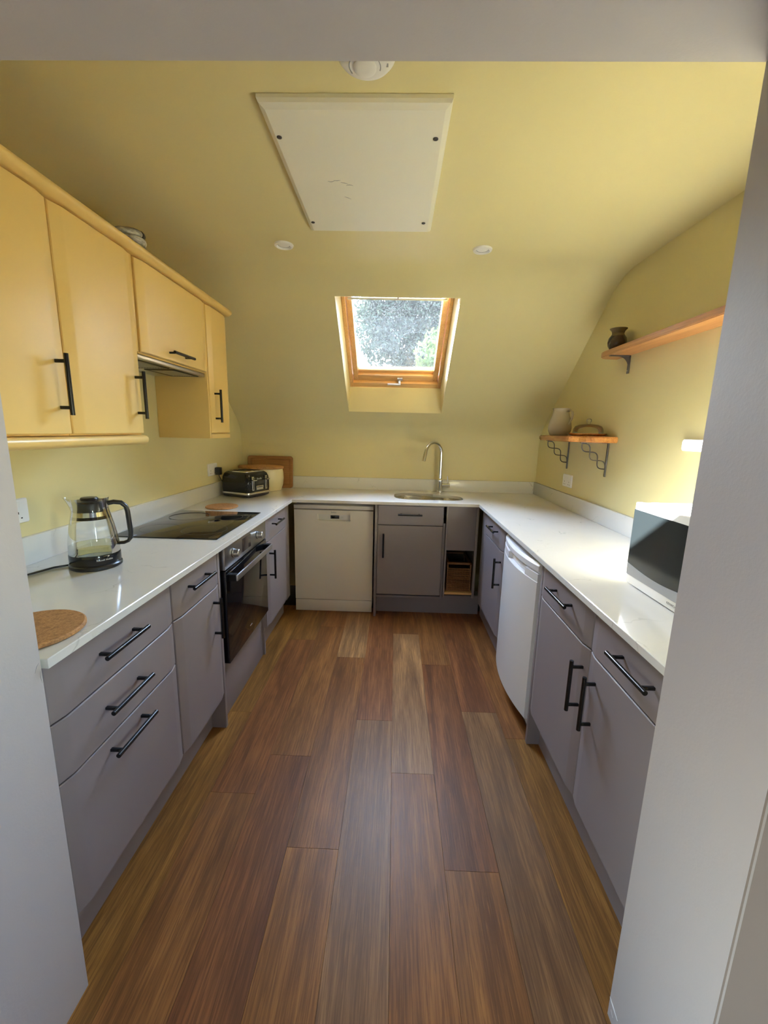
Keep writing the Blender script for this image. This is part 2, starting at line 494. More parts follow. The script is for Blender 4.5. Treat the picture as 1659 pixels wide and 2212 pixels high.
for k, (j0, tn) in rows.items():
    x0 = 0.021 + PW * k; x1 = x0 + PW
    inner = -6 <= k <= 4
    ends = [j0 + 1.215 * i for i in range(-4, 4)]
    lo, hi = -1.6, (3.13 if inner else 0.45)
    names = tn.split()
    for i, (a, b) in enumerate(zip(ends, ends[1:])):
        a2, b2 = max(a, lo), min(b, hi)
        if b2 - a2 < 0.05: continue
        idx = i - 2                                    # 0: the plank ending one joint before j0
        tone = names[max(0, min(3, idx))] if idx >= 0 else names[0]
        g = 0.0003
        bm = bmesh.new(); cx, cy = (x0 + x1) / 2, (a2 + b2) / 2
        add_box(bm, x0 + g - cx, x1 - g - cx, a2 + g - cy, b2 - g - cy, -0.0035, 0.0, 0.0004, 1)
        o = link('plank', bm, 'plank', None)
        o.parent = fl; o.location = (cx, cy, 0)
        j = [random.uniform(0.93, 1.07) for _ in range(3)]
        o.color = (tones[tone][0] * j[0], tones[tone][1] * j[0] * (0.98 + 0.04 * random.random()), tones[tone][2] * j[0] * (0.95 + 0.1 * random.random()), 1)

# ---- side walls with the roof slope
sp = lambda off: [(YN, 0), (YB + 0.1, 0), (YB + 0.1, 1.40 + off), (2.50, 2.245 + off), (YN, 2.255 + off)]
struct(prism('wall_left', sp(0.06), YZ, XL - 0.12, XL, 'wall'), 'yellow painted wall behind the kettle and hob')
struct(prism('wall_right', sp(0.06), YZ, XR, XR + 0.12, 'wall'), 'yellow painted wall carrying the wooden shelves')
struct(box('wall_back', XL - 0.1, XR + 0.1, YB, YB + 0.1, 0, 1.28, 'wall'), 'low yellow painted wall behind the sink')

# ---- ceiling: flat part, cove, slope with the skylight hole, rounded knee
prof = [(0.70, ZC), (1.5, ZC)]
cy = 3.254 - (ZC - 1.641) / 0.8
t_ = 0.15
a_ = Vector((cy - t_, ZC)); c_ = Vector((cy, ZC)); b_ = Vector((cy + t_ * 0.781, ZC - t_ * 0.625))
for i in range(11):
    s = i / 10; p = a_ * (1 - s) ** 2 + c_ * 2 * s * (1 - s) + b_ * s * s; prof.append((p.x, p.y))
S_Y1 = prof[-1][0] + 0.002
prof += [(S_Y1, slope_z(S_Y1)), (S_Y0, slope_z(S_Y0))]
kz = slope_z(YB); kt = 0.13
a_ = Vector((YB - kt * 0.781, kz + kt * 0.625)); c_ = Vector((YB, kz)); b_ = Vector((YB, kz - kt))
for i in range(9):
    s = i / 8; p = a_ * (1 - s) ** 2 + c_ * 2 * s * (1 - s) + b_ * s * s; prof.append((p.x, p.y))
bm = bmesh.new(); xs = [XL - 0.05, S_OX0, S_OX1, XR + 0.05]
grid = [[bm.verts.new((x, y, z)) for x in xs] for y, z in prof]
for i in range(len(prof) - 1):
    for j in range(3):
        if j == 1 and abs(prof[i][0] - S_Y1) < 1e-6 and abs(prof[i + 1][0] - S_Y0) < 1e-6: continue
        bm.faces.new((grid[i][j], grid[i][j + 1], grid[i + 1][j + 1], grid[i + 1][j]))
struct(link('ceiling', bm, 'wall', None, 40, recalc=False), 'yellow coved ceiling sloping down around the roof window')

# ---- roof window. local frame: u along x, s up the slope, n out of the roof
def sk(u, s, n):
    return (u, S_Y0 - 0.781 * s + 0.6247 * n, slope_z(S_Y0) + 0.6247 * s + 0.781 * n)
S_TOP = (S_Y0 - S_Y1) / 0.781
FB = 0.12
bm = bmesh.new()
def quad(bm, *ps): bm.faces.new([bm.verts.new(p) for p in ps])
for u, w in ((S_OX0, FX0), (S_OX1, FX1)):
    quad(bm, sk(u, 0, 0), sk(u, S_TOP, 0), sk(w, S_TOP, 0.15), sk(w, FB, 0.15))
    quad(bm, sk(w, FB, 0.15), sk(w, S_TOP, 0.15), sk(w, S_TOP, 0.245), sk(w, FB, 0.245))
quad(bm, sk(S_OX0, 0, 0), sk(S_OX1, 0, 0), sk(FX1, FB, 0.15), sk(FX0, FB, 0.15))
quad(bm, sk(FX0, FB, 0.15), sk(FX1, FB, 0.15), sk(FX1, FB, 0.245), sk(FX0, FB, 0.245))
quad(bm, sk(S_OX0, S_TOP, 0), sk(S_OX1, S_TOP, 0), sk(FX1, S_TOP, 0.245), sk(FX0, S_TOP, 0.245))
struct(link('trim_1', bm, 'wall', None, 0, recalc=False), 'yellow plastered reveal around the roof window')
win = bpy.data.objects.new('window_1', None); COL.objects.link(win); struct(win, 'pine framed roof window with rain spotted glass above the sink')
win.location = sk(0, 0.5, 0.15); ORG['window_1'] = Vector(win.location)
def sbar(name, u0, u1, s0, s1, n0, n1, mat, parent, bev=0.003):
    bm = bmesh.new(); add_box(bm, u0, u1, s0, s1, n0, n1, bev, 2)
    for v in bm.verts: v.co = Vector(sk(*v.co))
    return link(name, bm, mat, parent)
fr = 0.024
U0, U1, T1 = FX0 + 0.001, FX1 - 0.001, S_TOP - 0.002
sbar('frame_bar', U0, U0 + fr, FB, T1, 0.145, 0.240, 'pine_v', win)
sbar('frame_bar', U1 - fr, U1, FB, T1, 0.145, 0.240, 'pine_v', win)
sbar('frame_bar', U0 + fr, U1 - fr, FB, FB + 0.045, 0.145, 0.240, 'pine', win)
sbar('frame_bar', U0 + fr, U1 - fr, T1 - 0.04, T1, 0.145, 0.240, 'pine', win)
g = 0.004; sw = 0.036
sash = sbar('sash', U0 + fr + g, U0 + fr + g + sw, FB + 0.045 + g, T1 - 0.044, 0.170, 0.232, 'pine_v', win)
sbar('sash', U1 - fr - g - sw, U1 - fr - g, FB + 0.045 + g, T1 - 0.044, 0.170, 0.232, 'pine_v', win)
sash_b = sbar('sash', U0 + fr + g + sw, U1 - fr - g - sw, FB + 0.045 + g, FB + 0.10, 0.170, 0.232, 'pine', win)
sbar('sash', U0 + fr + g + sw, U1 - fr - g - sw, T1 - 0.09, T1 - 0.044, 0.170, 0.232, 'pine', win)
sbar('glazing_bead', U0 + fr + g + sw, U1 - fr - g - sw, FB + 0.10, FB + 0.128, 0.196, 0.232, 'pine', win)
gap = M['dark_gap']
sbar('glass_pane', U0 + fr + g + sw - 0.004, U1 - fr - g - sw + 0.004, FB + 0.095, T1 - 0.08, 0.215, 0.219, 'pane', win, 0)
# lever on the lower sash
bm = bmesh.new(); add_box(bm, 0.000, 0.040, FB + 0.058, FB + 0.082, 0.158, 0.172, 0.002)
add_box(bm, 0.008, 0.026, FB + 0.052, FB + 0.066, 0.128, 0.160, 0.003)
add_box(bm, -0.075, 0.026, FB + 0.044, FB + 0.060, 0.120, 0.133, 0.004)
for v in bm.verts: v.co = Vector(sk(*v.co))
link('window_lever', bm, 'alu', win)
# rolled blind below the top of the window
bl = thing('roller_blind', 'white roller blind rolled up at the top of the roof window', 'blind', sk(0, 0.93, 0.12))
bm = bmesh.new(); add_tube(bm, [sk(U0 + 0.045, 0.945, 0.128), sk(U1 - 0.045, 0.945, 0.128)], 0.017, 16); link('blind_roll', bm, 'plastic', bl, 50)
sbar('blind_cloth', U0 + 0.055, U1 - 0.055, 0.888, 0.945, 0.142, 0.1435, 'plastic', bl, 0)
sbar('bottom_rail', U0 + 0.042, U1 - 0.042, 0.872, 0.884, 0.134, 0.146, 'hatch', bl, 0.003)
sbar('cord_pull', -0.012, -0.006, 0.884, 0.915, 0.132, 0.137, 'black', bl, 0.001)
portal('skylight_portal', sk(-0.0135, 0.58, 0.26), (0, -0.6247, -0.781), (0, -0.781, 0.6247), 0.74, 0.95)

# ---- doorway wall and hall
ow = [(-1.6, 0), (OX0, 0), (OX0, OZ), (OX1, OZ), (OX1, 0), (1.6, 0), (1.6, 2.42), (-1.6, 2.42)]
bm = bmesh.new(); poly_prism(bm, ow, [], XZ, YN, YF)
bmesh.ops.recalc_face_normals(bm, faces=bm.faces[:])
es = [e for e in bm.edges if all(abs(v.co.x - OX0) < 1e-4 or abs(v.co.x - OX1) < 1e-4 for v in e.verts) and len(e.link_faces) == 2
      and e.calc_face_angle(0) > 1.0 and abs(e.verts[0].co.y - e.verts[1].co.y) < 1e-4]
bmesh.ops.bevel(bm, geom=es, offset=0.004, segments=2, affect='EDGES')
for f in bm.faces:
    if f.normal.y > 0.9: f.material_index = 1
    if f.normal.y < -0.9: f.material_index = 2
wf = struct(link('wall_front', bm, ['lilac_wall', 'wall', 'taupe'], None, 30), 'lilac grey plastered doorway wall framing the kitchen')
for pts, mt, rd in ((((OX0, 0.770, 0.882), (OX0, 0.776, 0.894), (OX0, 0.782, 0.899)), 'grey_plastic', 0.0007), (((OX0, 0.782, 0.880), (OX0, 0.781, 0.868), (OX0, 0.784, 0.850)), 'grey_plastic', 0.0006),
                    (((OX1, 0.786, 0.054), (OX1, 0.770, 0.050), (OX1, 0.749, 0.043)), 'plastic', 0.0022), (((OX1, 0.776, 0.030), (OX1, 0.766, 0.022)), 'plastic', 0.0016)):
    bm = bmesh.new(); add_tube(bm, pts, [rd * 0.4] + [rd] * (len(pts) - 2) + [rd * 0.4], 6); link('scuff_mark', bm, mt, wf, 60)
HX0, HX1, HY0 = -1.15, 1.15, -1.9
GD = (-1.35, -0.55, 0.10, 1.10)               # unseen low hall opening, shaped to throw fill on the right jamb: y0, y1, z0, z1
wl_hole = rect(*GD)
struct(prism('wall_hall_left', rect(HY0 - 0.1, YN, 0, 2.4), YZ, HX0 - 0.12, HX0, 'lilac_wall', holes=[wl_hole[::-1]]))
GE = (-0.72, -0.32, 1.00, 1.60)               # unseen hall opening, added as fill for the left side
struct(prism('wall_hall_right', rect(HY0 - 0.1, YN, 0, 2.4), YZ, HX1, HX1 + 0.1, 'lilac_wall', holes=[rect(*GE)[::-1]]))
struct(box('wall_hall_rear', HX0 - 0.1, HX1 + 0.1, HY0 - 0.1, HY0, 0, 2.4, 'lilac_wall'))
struct(box('ceiling_hall', HX0 - 0.1, HX1 + 0.1, HY0 - 0.1, YN, 2.30, 2.4, 'lilac_wall'))
def hall_fill_window(name, label, x, y0, y1, z0, z1):
    hw = bpy.data.objects.new(name, None); COL.objects.link(hw); struct(hw, label); hw.location = (x, (y0 + y1) / 2, z0); ORG[hw.name] = Vector(hw.location)
    for a, b, c, d in ((y0, y1, z0, z0 + 0.05), (y0, y1, z1 - 0.05, z1), (y0, y0 + 0.05, z0 + 0.05, z1 - 0.05), (y1 - 0.05, y1, z0 + 0.05, z1 - 0.05)):
        box('frame_bar', x - 0.03, x + 0.03, a, b, c, d, 'white', hw, 0.003)
    box('glass_pane', x - 0.002, x + 0.002, y0 + 0.04, y1 - 0.04, z0 + 0.04, z1 - 0.04, 'clear', hw)
hall_fill_window('fill_window_left', 'unseen low hall window on the left, added for fill light', HX0 - 0.06, *GD)
hall_fill_window('fill_window_right', 'unseen hall window on the right, added to brighten the left side', HX1 + 0.05, *GE)
portal('hall_portal', (HX0 - 0.13, (GD[0] + GD[1]) / 2, (GD[2] + GD[3]) / 2), (1, 0, 0), (0, 0, 1), GD[1] - GD[0], GD[3] - GD[2])
portal('hall_portal', (HX1 + 0.11, (GE[0] + GE[1]) / 2, (GE[2] + GE[3]) / 2), (-1, 0, 0), (0, 0, 1), GE[1] - GE[0], GE[3] - GE[2])

# ------------------------------------------------------------------ fitted units
class Run:
    """w runs along the wall, d out of the cabinet face, z up"""
    def __init__(s, kind, face):
        s.k, s.f = kind, face
    def p(s, w, d, z):
        if s.k == 'L': return (s.f + d, w, z)
        if s.k == 'R': return (s.f - d, w, z)
        return (w, s.f - d, z)
    def box(s, name, w0, w1, d0, d1, z0, z1, mat, parent, bev=0.0, seg=2):
        a = s.p(w0, d0, z0); b = s.p(w1, d1, z1)
        return box(name, a[0], b[0], a[1], b[1], a[2], b[2], mat, parent, bev, seg)
    def front(s, name, w0, w1, z0, z1, mat, parent, ch=0.042, dp=0.009, th=0.020):
        """door or drawer front whose two upright edges fall away in a broad chamfer"""
        pr = [(w0, -th), (w0, -dp - 0.003), (w0 + 0.002, -dp), (w0 + ch - 0.004, -0.0006), (w0 + ch + 0.004, 0),
              (w1 - ch - 0.004, 0), (w1 - ch + 0.004, -0.0006), (w1 - 0.002, -dp), (w1, -dp - 0.003), (w1, -th)]
        e = 0.0025
        def lp(z, ins):
            return [s.p(w, d - (ins if d > -th + 1e-6 else 0), z) for w, d in pr]
        return loft(name, [lp(z0, e), lp(z0 + e, 0), lp(z1 - e, 0), lp(z1, e)], mat, parent, smooth=20)
    def bar_h(s, wc, z, parent, L=0.182):
        bm = bmesh.new(); n = 10
        add_tube(bm, [s.p(wc - L / 2, 0.034, z), s.p(wc + L / 2, 0.034, z)], 0.0065, n)
        for q in (-1, 1):
            a = s.p(wc + q * (L / 2 - 0.022) - 0.005, -0.001, z - 0.004); b = s.p(wc + q * (L / 2 - 0.022) + 0.005, 0.034, z + 0.004)
            add_box(bm, min(a[0], b[0]), max(a[0], b[0]), min(a[1], b[1]), max(a[1], b[1]), a[2], b[2], 0.001, 1)
        return link('handle', bm, 'black_metal', parent, 50)
    def bar_v(s, w, zc, parent, L=0.182):
        bm = bmesh.new()
        add_tube(bm, [s.p(w, 0.034, zc - L / 2), s.p(w, 0.034, zc + L / 2)], 0.0065, 10)
        for q in (-1, 1):
            zz = zc + q * (L / 2 - 0.022)
            a = s.p(w - 0.004, -0.006, zz - 0.005); b = s.p(w + 0.004, 0.034, zz + 0.005)
            add_box(bm, min(a[0], b[0]), max(a[0], b[0]), min(a[1], b[1]), max(a[1], b[1]), a[2], b[2], 0.001, 1)
        return link('handle', bm, 'black_metal', parent, 50)


ZB, ZT = 0.185, 0.866          # bottom and top of the fronts
LFT, RGT, BCK = Run('L', -0.755), Run('R', 0.630), Run('B', 2.972)
CAR = -0.0215                  # carcass face behind the fronts
LD, RD = -0.525, -0.54         # carcass depth

# -- left run
t = thing('drawer_unit', 'lilac grey three drawer base unit nearest the left doorway jamb', 'drawer unit', (-1.02, 1.07, 0), group='left base units')
LFT.box('body', 0.80, 1.336, LD, CAR, 0.15, 0.874, 'lilac', t)
for z0, z1, hz in ((0.724, ZT, 0.810), (0.566, 0.720, 0.652), (ZB, 0.562, 0.524)):
    d = LFT.front('drawer_front', 0.81, 1.335, z0, z1, 'lilac', t); LFT.bar_h(1.042, hz, d)
t = thing('base_cabinet', 'lilac grey base cabinet with one drawer and door, left of the oven', 'cabinet', (-1.02, 1.53, 0), group='left base units')
LFT.box('body', 1.3385, 1.717, LD, CAR, 0.15, 0.874, 'lilac', t)
d = LFT.front('drawer_front', 1.342, 1.715, 0.724, ZT, 'lilac', t); LFT.bar_h(1.512, 0.814, d)
d = LFT.front('door', 1.342, 1.715, ZB, 0.720, 'lilac', t); LFT.bar_v(1.640, 0.595, d)
LFT.box('end_panel', 1.7175, 1.737, LD, -0.008, 0, 0.874, 'lilac', t, 0.001)
pl = LFT.box('plinth_board', 0.80, 1.716, -0.093, -0.075, 0, 0.15, 'lilac', None); tag(pl, 'lilac plinth board under the left drawers and cabinet', 'plinth')

# oven housing and oven
t = thing('oven_housing', 'lilac grey housing panels around and below the built-in oven', 'cabinet', (-1.02, 2.06, 0), group='left base units')
LFT.box('body', 1.740, 2.372, LD, -0.40, 0.0, 0.874, 'lilac_in', t)
LFT.box('lower_panel', 1.740, 2.372, -0.055, -0.040, 0.0, 0.296, 'lilac', t, 0.001)
bm = bmesh.new(); o2 = [(-0.53, 0), (-0.028, 0), (-0.028, 0.185), (-0.008, 0.185), (-0.008, 0.874), (-0.53, 0.874)]
poly_prism(bm, [(LFT.f + a, b) for a, b in o2], [], XZ, 2.3735, 2.391); link('end_panel', bm, 'lilac', t)
ov = thing('oven', 'built-in black glass oven with steel control fascia and bar handle', 'oven', (-1.0, 2.06, 0.30))
LFT.box('body', 1.758, 2.362, -0.395, -0.022, 0.302, 0.868, 'black', ov)
LFT.box('control_fascia', 1.766, 2.360, -0.021, 0.004, 0.764, 0.868, 'steel', ov, 0.0015)
for yc in (1.868, 2.215):
    bm = bmesh.new(); k = LFT
    add_loft(bm, [[(LFT.f + dd, yc + r * math.cos(2 * math.pi * i / 28), 0.818 + r * math.sin(2 * math.pi * i / 28)) for i in range(28)]
                  for r, dd in ((0.021, 0.004), (0.021, 0.008), (0.0185, 0.009), (0.0175, 0.032), (0.0155, 0.034))])
    kn = link('knob', bm, 'alu', ov, 40)
    bm = bmesh.new(); add_loft(bm, [[(LFT.f + dd, yc + r * math.cos(2 * math.pi * i / 28), 0.818 + r * math.sin(2 * math.pi * i / 28)) for i in range(28)] for r, dd in ((0.0225, 0.0038), (0.0225, 0.006))])
    link('knob_ring', bm, 'black', kn)
LFT.box('display', 1.985, 2.105, 0.003, 0.0055, 0.785, 0.852, 'display', ov, 0.001)
dr = LFT.box('oven_door', 1.766, 2.360, -0.021, 0.006, 0.305, 0.757, 'black_glass', ov, 0.002)
bm = bmesh.new(); add_box(bm, *sorted((LFT.f + 0.042, LFT.f + 0.050)), 1.792, 2.338, 0.706, 0.734, 0.002, 2)
link('handle', bm, 'alu', dr)
for yc in (1.806, 2.324):
    LFT.box('handle_bracket', yc - 0.014, yc + 0.014, 0.005, 0.0425, 0.704, 0.736, 'black_matt', dr, 0.002)
LFT.box('maker_mark', 2.045, 2.075, 0.0058, 0.0063, 0.357, 0.362, 'grey_plastic', dr)

t = thing('base_cabinet', 'lilac grey base cabinet with drawer and door, right of the oven', 'cabinet', (-1.02, 2.62, 0), group='left base units')
LFT.box('body', 2.393, 2.850, LD, CAR, 0.15, 0.874, 'lilac', t)
d = LFT.front('drawer_front', 2.396, 2.848, 0.724, ZT, 'lilac', t); LFT.bar_h(2.575, 0.816, d)
d = LFT.front('door', 2.396, 2.848, ZB, 0.720, 'lilac', t); LFT.bar_v(2.437, 0.575, d)
LFT.box('corner_filler', 2.8505, 2.955, -0.045, -0.012, 0.16, 0.874, 'lilac', t, 0.001)
pl = LFT.box('plinth_board', 2.393, 2.99, -0.093, -0.075, 0, 0.15, 'lilac', None); tag(pl, 'lilac plinth board between the oven and the dishwasher', 'plinth')

# -- back run
dw = thing('dishwasher', 'white freestanding dishwasher under the worktop left of the sink cabinet', 'dishwasher', (-0.447, 3.28, 0))
DX0, DX1, DY = -0.7466, -0.1486, 3.033
box('body', DX0 + 0.004, DX1 - 0.004, DY + 0.05, 3.53, 0.02, 0.812, 'dish_white', dw)
box('top_lid', DX0, DX1, DY, 3.53, 0.815, 0.845, 'dish_white', dw, 0.004)
hx0, hx1, hz0, hz1 = -0.570, -0.322, 0.727, 0.775
bm = bmesh.new(); poly_prism(bm, rect(DX0 + 0.002, DX1 - 0.002, 0.102, 0.808), [rect(hx0, hx1, hz0, hz1)[::-1]], XZ, DY + 0.001, DY + 0.048)
dd = link('door', bm, 'dish_white', dw)
box('control_recess', hx0 - 0.001, hx1 + 0.001, DY + 0.036, DY + 0.044, hz0 - 0.001, hz1 + 0.001, 'plastic', dd)
box('display', -0.476, -0.410, DY + 0.034, DY + 0.0365, 0.737, 0.762, 'black_glass', dd, 0.001)
for i in (-0.492, -0.396, -0.384): box('button', i - 0.004, i + 0.004, DY + 0.034, DY + 0.0365, 0.744, 0.754, 'plastic', dd, 0.001)
text('maker_mark', 'beko', 0.020, lambda u, v, d: (-0.447 + u, DY + 0.0004, 0.792 + v), 'grey_plastic', dd)
box('kick_panel', DX0 + 0.002, DX1 - 0.002, DY + 0.004, DY + 0.024, 0.004, 0.096, 'dish_white', dw, 0.002)

t = thing('sink_cabinet', 'lilac grey sink base cabinet with drawer front and door', 'cabinet', (0.12, 3.25, 0), group='back base units')
for nm, a in (('side_panel', (-0.136, -0.118, 2.975, 3.53, 0.0, 0.874)), ('side_panel', (0.367, 0.384, 2.995, 3.53, 0.15, 0.740)), ('base_board', (-0.117, 0.366, 2.995, 3.53, 0.15, 0.168)), ('top_rail', (-0.117, 0.366, 2.995, 3.012, 0.80, 0.874))):
    box(nm, *a, 'lilac', t, 0.001)
d = BCK.front('drawer_front', -0.116, 0.366, 0.724, ZT, 'lilac', t, 0.012, 0.004); BCK.bar_h(0.120, 0.806, d, 0.175)
d = BCK.front('door', -0.116, 0.366, ZB, 0.720, 'lilac', t, 0.012, 0.004); BCK.bar_v(-0.070, 0.572, d)
t = thing('corner_unit', 'lilac grey corner unit with blank panel above an open basket niche', 'cabinet', (0.5, 3.25, 0), group='back base units')
BCK.box('post', 0.3865, 0.398, -0.03, -0.004, 0.17, 0.874, 'lilac', t, 0.001)
BCK.box('blank_panel', 0.3985, 0.604, -0.030, -0.010, 0.540, 0.874, 'lilac', t, 0.002)
BCK.box('niche_side', 0.3865, 0.398, -0.40, -0.031, 0.17, 0.70, 'lilac_in', t)
BCK.box('niche_side', 0.605, 0.617, -0.40, -0.031, 0.17, 0.70, 'lilac_in', t)
BCK.box('niche_back', 0.3865, 0.617, -0.42, -0.401, 0.17, 0.70, 'lilac_in', t)
BCK.box('niche_top', 0.3985, 0.6045, -0.40, -0.031, 0.688, 0.70, 'lilac_in', t)
BCK.box('niche_shelf', 0.3985, 0.6045, -0.40, -0.008, 0.195, 0.212, 'pine', t, 0.001)
BCK.box('post', 0.605, 0.622, -0.03, -0.004, 0.17, 0.874, 'lilac', t, 0.001)
pl = box('plinth_board', -0.116, 0.68, 3.075, 3.093, 0, 0.149, 'lilac'); tag(pl, 'lilac plinth board under the sink cabinet', 'plinth')

bk = thing('wicker_basket', 'dark woven wicker basket in the niche beside the sink cabinet', 'basket', (0.5, 3.16, 0.2125))
bx0, bx1, by0, by1 = 0.412, 0.596, 2.998, 3.30
box('lining', bx0 + 0.008, bx1 - 0.008, by0 + 0.010, by1 - 0.006, 0.2135, 0.37, 'dark_gap', bk)
for zz in (0.218, 0.430):
    bm = bmesh.new(); e = 0.009
    for a in ((bx0, bx1, by0, by0 + 2 * e), (bx0, bx1, by1 - 2 * e, by1), (bx0, bx0 + 2 * e, by0, by1), (bx1 - 2 * e, bx1, by0, by1)):
        add_box(bm, *a, zz - 0.005, zz + (0.012 if zz > 0.3 else 0.005), 0.003, 1)
    link('rim', bm, 'wicker', bk)
for x, y in ((bx0 + 0.006, by0 + 0.006), (bx1 - 0.006, by0 + 0.006), (bx0 + 0.006, by1 - 0.006), (bx1 - 0.006, by1 - 0.006)):
    box('post', x - 0.005, x + 0.005, y - 0.005, y + 0.005, 0.2135, 0.43, 'wicker', bk, 0.002)
for i in range(11):
    z = 0.232 + i * 0.0158
    bm = bmesh.new()
    for ph, sg in ((0, 1), (math.pi, 1)):
        pts = []
        for j in range(49):
            x = bx0 + 0.012 + (bx1 - bx0 - 0.024) * j / 48
            pts.append((x, by0 + 0.006 + 0.003 * math.cos(j * 0.85 + ph + i), z + 0.0042 * math.sin(j * 0.85 + ph + i)))
        add_tube(bm, pts, 0.0038, 6)
        pts = [(bx0 + 0.006, by0 + 0.012 + (by1 - by0 - 0.024) * j / 40, z + 0.0042 * math.sin(j * 1.2 + ph)) for j in range(41)]
        add_tube(bm, pts, 0.0038, 5)
    link('woven_strand', bm, 'wicker', bk, 60)

# -- right run
t = thing('base_cabinet', 'lilac grey base cabinet with drawer and door, between corner and fridge', 'cabinet', (0.91, 2.56, 0), group='right base units')
RGT.box('body', 2.316, 2.806, RD, CAR, 0.15, 0.874, 'lilac', t)
d = RGT.front('drawer_front', 2.318, 2.804, 0.728, ZT, 'lilac', t); RGT.bar_h(2.515, 0.818, d)
d = RGT.front('door', 2.318, 2.804, 0.195, 0.724, 'lilac', t); RGT.bar_v(2.345, 0.590, d)
RGT.box('corner_filler', 2.8065, 2.938, -0.045, -0.012, 0.16, 0.874, 'lilac', t, 0.001)
pl = RGT.box('plinth_board', 2.316, 3.07, -0.082, -0.064, 0, 0.15, 'lilac', None); tag(pl, 'lilac plinth board beside the far end of the fridge', 'plinth')

fg = thing('fridge', 'small white undercounter fridge with bowed door in the right run', 'fridge', (0.9, 2.01, 0))
FY0, FY1 = 1.742, 2.290
box('body', 0.665, 1.16, FY0 + 0.003, FY1 - 0.003, 0.03, 0.838, 'fridge_white', fg, 0.004)
def bow(inset=0.0, n=16, d=0.034):
    pts = []
    for i in range(n + 1):
        a = -1 + 2 * i / n
        pts.append((0.634 - d * (1 - a * a) + inset, FY0 + (FY1 - FY0) * i / n))
    return pts
def bow_solid(name, z0, z1, mat, parent, inset=0.0, back=0.662, rt=0.004):
    f = bow(inset); fi = bow(inset + rt)
    lp = lambda c, z: [(x, y, z) for x, y in c] + [(back, FY1, z), (back, FY0, z)]
    return loft(name, [lp(fi, z0), lp(f, z0 + rt), lp(f, z1 - rt), lp(fi, z1)], mat, parent, smooth=30)
fd = bow_solid('door', 0.092, 0.765, 'fridge_white', fg)
bow_solid('door_cap', 0.800, 0.846, 'fridge_white', fd, 0.002, rt=0.012)
bow_solid('grip_recess', 0.7655, 0.7995, 'plastic', fd, 0.022, rt=0.001)
for a, b in ((FY0, FY0 + 0.11), (FY1 - 0.20, FY1)):           # solid cheeks either side of the finger grip
    f = [p for p in bow(0.001, 40) if a - 1e-4 <= p[1] <= b + 1e-4]
    lp = lambda z: [(x, y, z) for x, y in f] + [(0.66, f[-1][1], z), (0.66, f[0][1], z)]
    loft('grip_cheek', [lp(0.7652), lp(0.7998)], 'fridge_white', fd, smooth=30)
text('maker_mark', 'beko', 0.018, lambda u, v, d: (0.634 - 0.034 * 0.93 + 0.0012, 2.10 - u, 0.822 + v), 'grey_plastic', fd)
box('foot', 0.672, 0.692, FY0 + 0.02, FY0 + 0.04, 0, 0.03, 'black', fg, 0.002); box('foot', 0.672, 0.692, FY1 - 0.04, FY1 - 0.02, 0, 0.03, 'black', fg, 0.002)
box('kick_grille', 0.672, 0.69, FY0 + 0.05, FY1 - 0.05, 0.01, 0.085, 'black', fg)

t = thing('base_cabinet', 'lilac grey base cabinet with drawer and door, just in front of the fridge', 'cabinet', (0.91, 1.46, 0), group='right base units')
RGT.box('body', 1.232, 1.690, RD, CAR, 0.15, 0.874, 'lilac', t)
d = RGT.front('drawer_front', 1.234, 1.689, 0.731, ZT, 'lilac', t); RGT.bar_h(1.448, 0.815, d)
d = RGT.front('door', 1.234, 1.689, ZB, 0.727, 'lilac', t); RGT.bar_v(1.259, 0.583, d)
RGT.box('end_panel', 1.6905, 1.710, RD, -0.008, 0.0, 0.874, 'lilac', t, 0.001)
t = thing('base_cabinet', 'lilac grey base cabinet with drawer and door, nearest the right doorway jamb', 'cabinet', (0.91, 1.02, 0), group='right base units')
RGT.box('body', 0.80, 1.2305, RD, CAR, 0.15, 0.874, 'lilac', t)
d = RGT.front('drawer_front', 0.802, 1.229, 0.731, ZT, 'lilac', t); RGT.bar_h(0.976, 0.812, d)
d = RGT.front('door', 0.802, 1.229, ZB, 0.727, 'lilac', t); RGT.bar_v(1.164, 0.583, d)
pl = RGT.box('plinth_board', 0.80, 1.69, -0.082, -0.064, 0, 0.15, 'lilac', None); tag(pl, 'lilac plinth board under the right cabinets by the doorway', 'plinth')

# ------------------------------------------------------------------ worktop and sink
WT0, WT1 = 0.878, 0.900
wk = thing('worktop', 'white veined quartz worktop running in a U around the kitchen', 'worktop', (0, 2.0, WT0))
wo_ = [(XL, 0.795), (-0.734, 0.795), (-0.734, 2.936), (0.609, 2.936), (0.609, 0.795), (XR, 0.795), (XR, YB), (XL, YB)]
def cut():
    big = rrect(0.002, 0.338, 3.068, 3.418, 0.125, 8); small = rrect(0.29, 0.528, 3.068, 3.325, 0.095, 8)
    # outline of the union: walk the big bowl, switch to the small one on the right
    a = [p for p in big if not (p[0] > 0.30 and p[1] < 3.325)]
    top = [p for p in a]
    order = []
    # start at the concave junction on the top right, go round the big bowl counter clockwise to the lower left
    bigp = [p for p in big if p[1] > 3.345 or p[0] < 0.17]
    order += bigp
    order += [p for p in small if p[0] > 0.40 and p[1] < 3.2]
    order += [p for p in small if p[0] > 0.40 and p[1] >= 3.2]
    ctr = Vector((0.22, 3.2))
    order = sorted(set(order), key=lambda p: math.atan2(p[1] - ctr.y, (p[0] - ctr.x) * 0.7))
    return order
CUT = cut()
bm = bmesh.new(); poly_prism(bm, wo_, [CUT[::-1]], XY, WT0, WT1)
bmesh.ops.recalc_face_normals(bm, faces=bm.faces[:])
es = [e for e in bm.edges if all(abs(v.co.z - WT1) < 1e-5 for v in e.verts) and any(abs(f.normal.z) < 0.1 for f in e.link_faces)]
bmesh.ops.bevel(bm, geom=es, offset=0.0018, segments=1, affect='EDGES')
